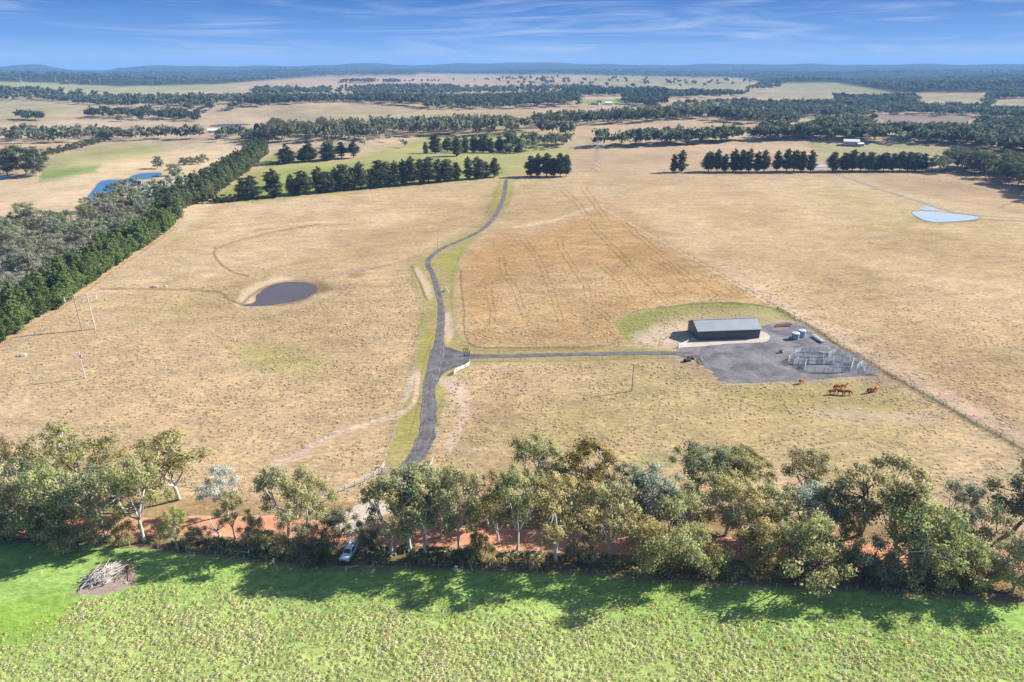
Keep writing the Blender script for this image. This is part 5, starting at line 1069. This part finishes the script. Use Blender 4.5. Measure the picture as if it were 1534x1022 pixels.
dv = B_ - A_; MB().tube([(0, 0, -.2), (0, 0, hA)], [.2, .15], 8).build('pole', M['pole'], t); MB().tube([(dv.x, dv.y, -.2), (dv.x, dv.y, hB)], [.2, .15], 8).build('pole', M['pole_light'], t)
u = dv.normalized(); e0, e1 = -u * 3.0, dv + u * 2.6; arm = MB(); arm.tube([(e0.x, e0.y + .2, hA - .5), (e1.x, e1.y + .2, hB - .5)], .11, 6); arm.build('crossarm', M['galv'], t)
for q in (e0 + u * .1, dv * .5, e1 - u * .1): MB().tube([(q.x, q.y + .2, hA - .62), (q.x, q.y + .2, hA - 2.0)], .14, 8).build('insulator', M['white'], t)
for q in (Vector((0, 0, 0)), dv): MB().tube([(q.x, q.y, hA + .01), (q.x + .7, q.y + .7, hA + .5)], .06, 5).build('bracket', M['white'], t)
def tower(px, py, ty, lab):
    p = at(px, py); h = height_for(p, ty); t = thing('transmission_tower', lab, 'pylon', p, .5); w = h * .11; m = M['galv']; r_ = .08
    for sx in (-1, 1):
        for sy in (-1, 1): MB().tube([(sx * w, sy * w, 0), (sx * w * .3, sy * w * .3, h * .62), (sx * w * .1, sy * w * .1, h)], r_, 4).build('leg', m, t)
    br = MB()
    for k in range(7):
        z0, z1 = h * k / 8, h * (k + 1) / 8; f = lambda z: w * (1 - .7 * min(1, z / (h * .62))) if z < h * .62 else w * (.3 - .2 * (z / h - .62) / .38)
        for a, b in (((-1, -1), (1, -1)), ((1, -1), (1, 1)), ((1, 1), (-1, 1)), ((-1, 1), (-1, -1))): br.tube([(a[0] * f(z0), a[1] * f(z0), z0), (b[0] * f(z1), b[1] * f(z1), z1)], .05, 4); br.tube([(b[0] * f(z0), b[1] * f(z0), z0), (a[0] * f(z1), a[1] * f(z1), z1)], .05, 4)
    br.build('bracing', m, t)
    for z in (.64, .8, .95): MB().tube([(-h * .17, 0, h * z), (0, 0, h * (z + .035)), (h * .17, 0, h * z)], .05, 4).build('crossarm', m, t)
tower(893, 256, 203, 'faint tall steel lattice tower in the dry field behind the driveway pines')
for x, y, ty, l in [(33, 127, 112.5, 'leftmost far lattice tower against the blue forest'), (85, 127, 113, 'second far lattice tower from the left against the blue forest'), (151, 128, 111, 'tallest far lattice tower against the blue forest on the left'), (229, 128, 119, 'smallest far lattice tower above the pale green field'), (830, 124, 113, 'far lattice tower on the central green hill')]: tower(x, y, ty, l)

# ------------------------------------------------------------------ far buildings
def house(px, py, w, d, h, rz, wall, roof, lab, cat='house'):
    t = thing('farmhouse' if cat == 'house' else 'farm_building', lab, cat, at(px, py), rz); MB().box((0, 0, h / 2), (w, d, h)).build('wall', M[wall], t); r_ = h + d * .24; o = .4
    rf = MB(); P = [(-d / 2 - o, h - .15), (0, r_), (d / 2 + o, h - .15)]; v = [(x, y, z + dz) for x in (-w / 2 - o, w / 2 + o) for dz in (0.01, .18) for y, z in P]
    rf.add(v, [(0, 1, 4, 3), (1, 2, 5, 4), (6, 9, 10, 7), (7, 10, 11, 8), (3, 4, 10, 9), (4, 5, 11, 10), (0, 6, 7, 1), (1, 7, 8, 2), (0, 3, 9, 6), (2, 8, 11, 5)]); rm = rf.build('roof', M[roof], t)
    MB().add([(x, y, z) for x in (-w / 2 + .02, w / 2 - .02) for y, z in ((-d / 2, h), (d / 2, h), (0, r_ - .05))], [(0, 2, 1), (3, 4, 5)]).build('gable', M[wall], t)
    if cat == 'house': MB().box((w * .25, d * .12, r_ + .3), (.7, .7, 1.6)).build('chimney', M['red_brick'], rm)
    MB().box((0, -d / 2 - .04, 1.05), (1.0, .06, 2.1)).build('door', M['pole'], t)
    for x in (-w * .3, w * .3): MB().box((x, -d / 2 - .04, h * .55), (1.8, .06, 1.2)).build('window', M['glass'], t)
house(891.5, 157, 17, 9, 3.6, -.25, 'cream', 'green_roof', 'blue-green roofed farmhouse in front of the far pine plantation'); house(911, 157, 15, 9, 4, .15, 'white', 'white', 'white farmhouse right of the blue-green roofed one'); house(897.5, 154, 9, 6, 3.5, .3, 'red_brick', 'rust', 'little red-roofed outbuilding behind the blue-green farmhouse', 'outbuilding')
house(1212, 206.5, 9, 7, 4, -.6, 'tank', 'white', 'white-roofed cottage at the edge of the right-hand wood'); house(1274.5, 217.5, 16, 9, 4.2, -.35, 'galv', 'white', 'pale hay shed with a white roof in the green field', 'hay shed'); house(1287.5, 219, 7, 5, 2.6, .1, 'tank', 'tank_top', 'small blue-grey hut right of the pale hay shed', 'hut'); house(320.5, 199, 15, 8, 3.5, .1, 'white', 'white', 'white cottage beside the far left grove')

# ------------------------------------------------------------------ the white ute
def build_ute():
    fr, rr = at(516.5, 842.5), at(531, 820); c = (fr + rr) / 2; d = fr - rr; rz = math.atan2(d.y, d.x)
    t = thing('ute', 'white pickup parked nose-out under the roadside trees with a rack on its tray', 'pickup', c, rz); W_ = 1.84
    b = MB(); b.box((.0, 0, .64), (5.1, W_, .52)); b.build('body', M['white'], t, bevel=.07)
    b = MB(); b.box((1.78, 0, .99), (1.5, W_ - .1, .17), 0, (.93, .9)); b.build('bonnet', M['white'], t, bevel=.05)
    lo = [(-1.05, -.86), (1.12, -.86), (1.12, .86), (-1.05, .86)]; hi = [(-.85, -.66), (.38, -.66), (.38, .66), (-.85, .66)]; z0, z1 = .9, 1.74
    cab = MB(); cab.add([(*p, z0) for p in lo] + [(*p, z1) for p in hi], [(0, 3, 2, 1), (4, 5, 6, 7), (0, 1, 5, 4), (1, 2, 6, 5), (2, 3, 7, 6), (3, 0, 4, 7)]); cab.build('cab', M['white'], t, bevel=.06)
    Lo = [Vector((*p, z0)) for p in lo]; Hi = [Vector((*p, z1)) for p in hi]
    def pane(a, b_, c_, d_, u0, u1, v0, v1, name):
        n = (b_ - a).cross(d_ - a).normalized() * .025; f = lambda u_, v_: (a.lerp(b_, u_)).lerp(d_.lerp(c_, u_), v_); q = [f(u0, v0), f(u1, v0), f(u1, v1), f(u0, v1)]
        MB().add([tuple(p - n * .5) for p in q] + [tuple(p + n) for p in q], [(4, 5, 6, 7), (0, 1, 5, 4), (1, 2, 6, 5), (2, 3, 7, 6), (3, 0, 4, 7)]).build(name, M['glass'], t)
    pane(Lo[1], Lo[2], Hi[2], Hi[1], .07, .93, .22, .92, 'windscreen'); pane(Lo[3], Lo[0], Hi[0], Hi[3], .1, .9, .3, .88, 'rear_window')
    for a, b_, c_, d_ in ((Lo[0], Lo[1], Hi[1], Hi[0]), (Lo[2], Lo[3], Hi[3], Hi[2])):
        for u0, u1 in ((.08, .48), (.53, .90)): pane(a, b_, c_, d_, u0, u1, .25, .88, 'side_window')
    tr = MB()
    for y in (-.86, .86): tr.box((-1.83, y, 1.05), (1.45, .07, .32))
    tr.box((-2.53, 0, 1.05), (.06, 1.66, .32)); tr.box((-1.83, 0, .915), (1.36, 1.62, .03)); tr.build('tray', M['white'], t)
    rk = MB()
    for x in (-2.35, -1.35):
        rk.tube([(x, -.86, 1.2), (x, -.86, 1.82), (x, .86, 1.82), (x, .86, 1.2)], .04, 6)
    for y in (-.86, -.3, .3, .86): rk.tube([(-2.5, y, 1.86), (.3, y, 1.86)], .03, 6)
    rk.build('rack', M['galv'], t); MB().box((-1.8, .1, 1.08), (1.0, .9, .28)).build('toolbox', M['tank'], t)
    for x in (1.62, -1.55):
        for y in (-.82, .82):
            w = MB().tube([(x, y - .12, .37), (x, y + .12, .37)], .37, 20).build('wheel', M['black'], t); MB().tube([(x, y + (.125 if y > 0 else -.16), .37), (x, y + (.16 if y > 0 else -.125), .37)], .2, 14).build('rim', M['galv'], w)
    for y in (-.66, .66): MB().box((2.545, y, .78), (.06, .36, .2)).build('headlight', M['lamp'], t)
    MB().box((2.55, 0, .76), (.05, .86, .2)).build('grille', M['black'], t); MB().box((2.62, 0, .47), (.16, 1.8, .2)).build('bumper', M['black'], t)
    br = MB(); br.tube([(2.72, -.6, .5), (2.74, -.6, 1.0), (2.74, .6, 1.0), (2.72, .6, .5)], .05, 6); br.tube([(2.74, -.6, .78), (2.74, .6, .78)], .04, 6); br.build('bull_bar', M['tank'], t)
    for y in (-1.0, 1.0): MB().box((.92, y, 1.12), (.12, .18, .2)).build('mirror', M['black'], t)
build_ute()

# ------------------------------------------------------------------ brush pile, stump, stones, stand
pc = at(156, 864); bm_ = [MB().tube(bend((0, 0, 0), (L, 0, 0), np.random.default_rng(k), .05), np.linspace(r0, r0 * .45, 5), 6).mesh('branch', M['bark_white' if k < 5 else 'bark_dark'], True) for k, (L, r0) in enumerate([(4.6, .08), (3.8, .065), (5.4, .10), (3.2, .055), (4.2, .11), (3.6, .08), (2.8, .07)])]
for k in range(170):
    dk = k > 142; f = random.gauss(0, .38); a = R(58) + f; r_ = abs(random.gauss(0, .42)); w = random.uniform(0, 6.28); ox, oy = r_ * 3.6 * math.cos(w), r_ * 3.0 * math.sin(w); hh = max(0, 1.5 * (1 - r_)) * random.uniform(.3, 1)
    if dk: ox += 2.6; oy += 1.8; a = random.uniform(0, 3.1); hh *= .6
    o = link('dead_branch', bm_[random.choice((5, 6)) if dk else random.randrange(5)]); L = 2.0
    pit = random.uniform(-.05, .30) if not dk else random.uniform(-.02, .12); x0, y0 = pc.x + ox - math.cos(a) * L, pc.y + oy - math.sin(a) * L
    o.location = (x0, y0, pc.z + .06 + hh * .7); o.rotation_euler = (random.uniform(0, 6), -pit if random.random() < .7 else pit * .6, a); s_ = random.uniform(.7, 1.05); o.scale = (s_, s_, s_)
    tag(o, 'charred dark branch at the back of the branch pile on the green paddock' if dk else 'bleached grey branch in the heaped pile on the green paddock', 'branch', 'charred branches of the pile' if dk else 'bleached branches of the pile')
t = thing('tree_stump', 'short cut stump on bare soil at the green paddock edge right of the ute', 'stump', at(683, 854)); MB().tube([(0, 0, -.1), (0, 0, .3), (0, 0, .75)], [.55, .4, .36], 9).build('stump', M['bark'], t); MB().tube([(0, 0, .753), (0, 0, .78)], .33, 9).build('cut_face', M['cream'], t)
def rock(px, py, s_, lab):
    bm = bmesh.new(); bmesh.ops.create_icosphere(bm, subdivisions=2, radius=1); q = np.random.default_rng(int(px))
    for v in bm.verts: v.co *= 1 + q.normal() * .09; v.co.z *= .6
    me = bpy.data.meshes.new('rock'); bm.to_mesh(me); bm.free(); me.materials.append(M['bark_white']); p = at(px, py); o = tag(link('rock', me, None, (p.x, p.y, p.z + s_ * .25)), lab, 'rock'); o.scale = (s_ * 1.4, s_, s_)
rock(35, 533, .95, 'larger pale stone in the dry grass near the left picture edge'); rock(28, 534, .6, 'smaller pale stone beside the larger one near the left edge'); rock(232, 430, .9, 'pale stone on the dark drain line left of the pond'); rock(248, 429, .55, 'small pale stone right of the one on the drain line')
t = thing('a_frame_stand', 'small white A-shaped stand on the green verge beside the driveway', 'stand', at(668, 437.5), .2)
for s_ in (-1, 1): MB().tube([(s_ * 1.0, 0, 0), (s_ * .12, 0, 2.1)], [.2, .16], 6).build('leg', M['white'], t)
MB().box((0, 0, 1.0), (1.1, .1, .22)).build('brace', M['white'], t); MB().box((-.9, .5, .25), (.7, .6, .5)).build('base_block', M['black'], t)

# ------------------------------------------------------------------ air
hz_m, ht, ho = new_mat('pale_air'); pv = N(ht, 'ShaderNodeVolumePrincipled', {'Color': (0.26, 0.52, 0.95, 1), 'Density': 0.0001, 'Anisotropy': 0.0}); ht.links.new(pv.outputs[0], ho.inputs['Volume'])
hb = MB().box((0, 7400, 45), (44000, 18400, 200)).build('haze', hz_m); tag(hb, kind='stuff'); hb['label'] = 'thin blue air between the camera and the far hills'
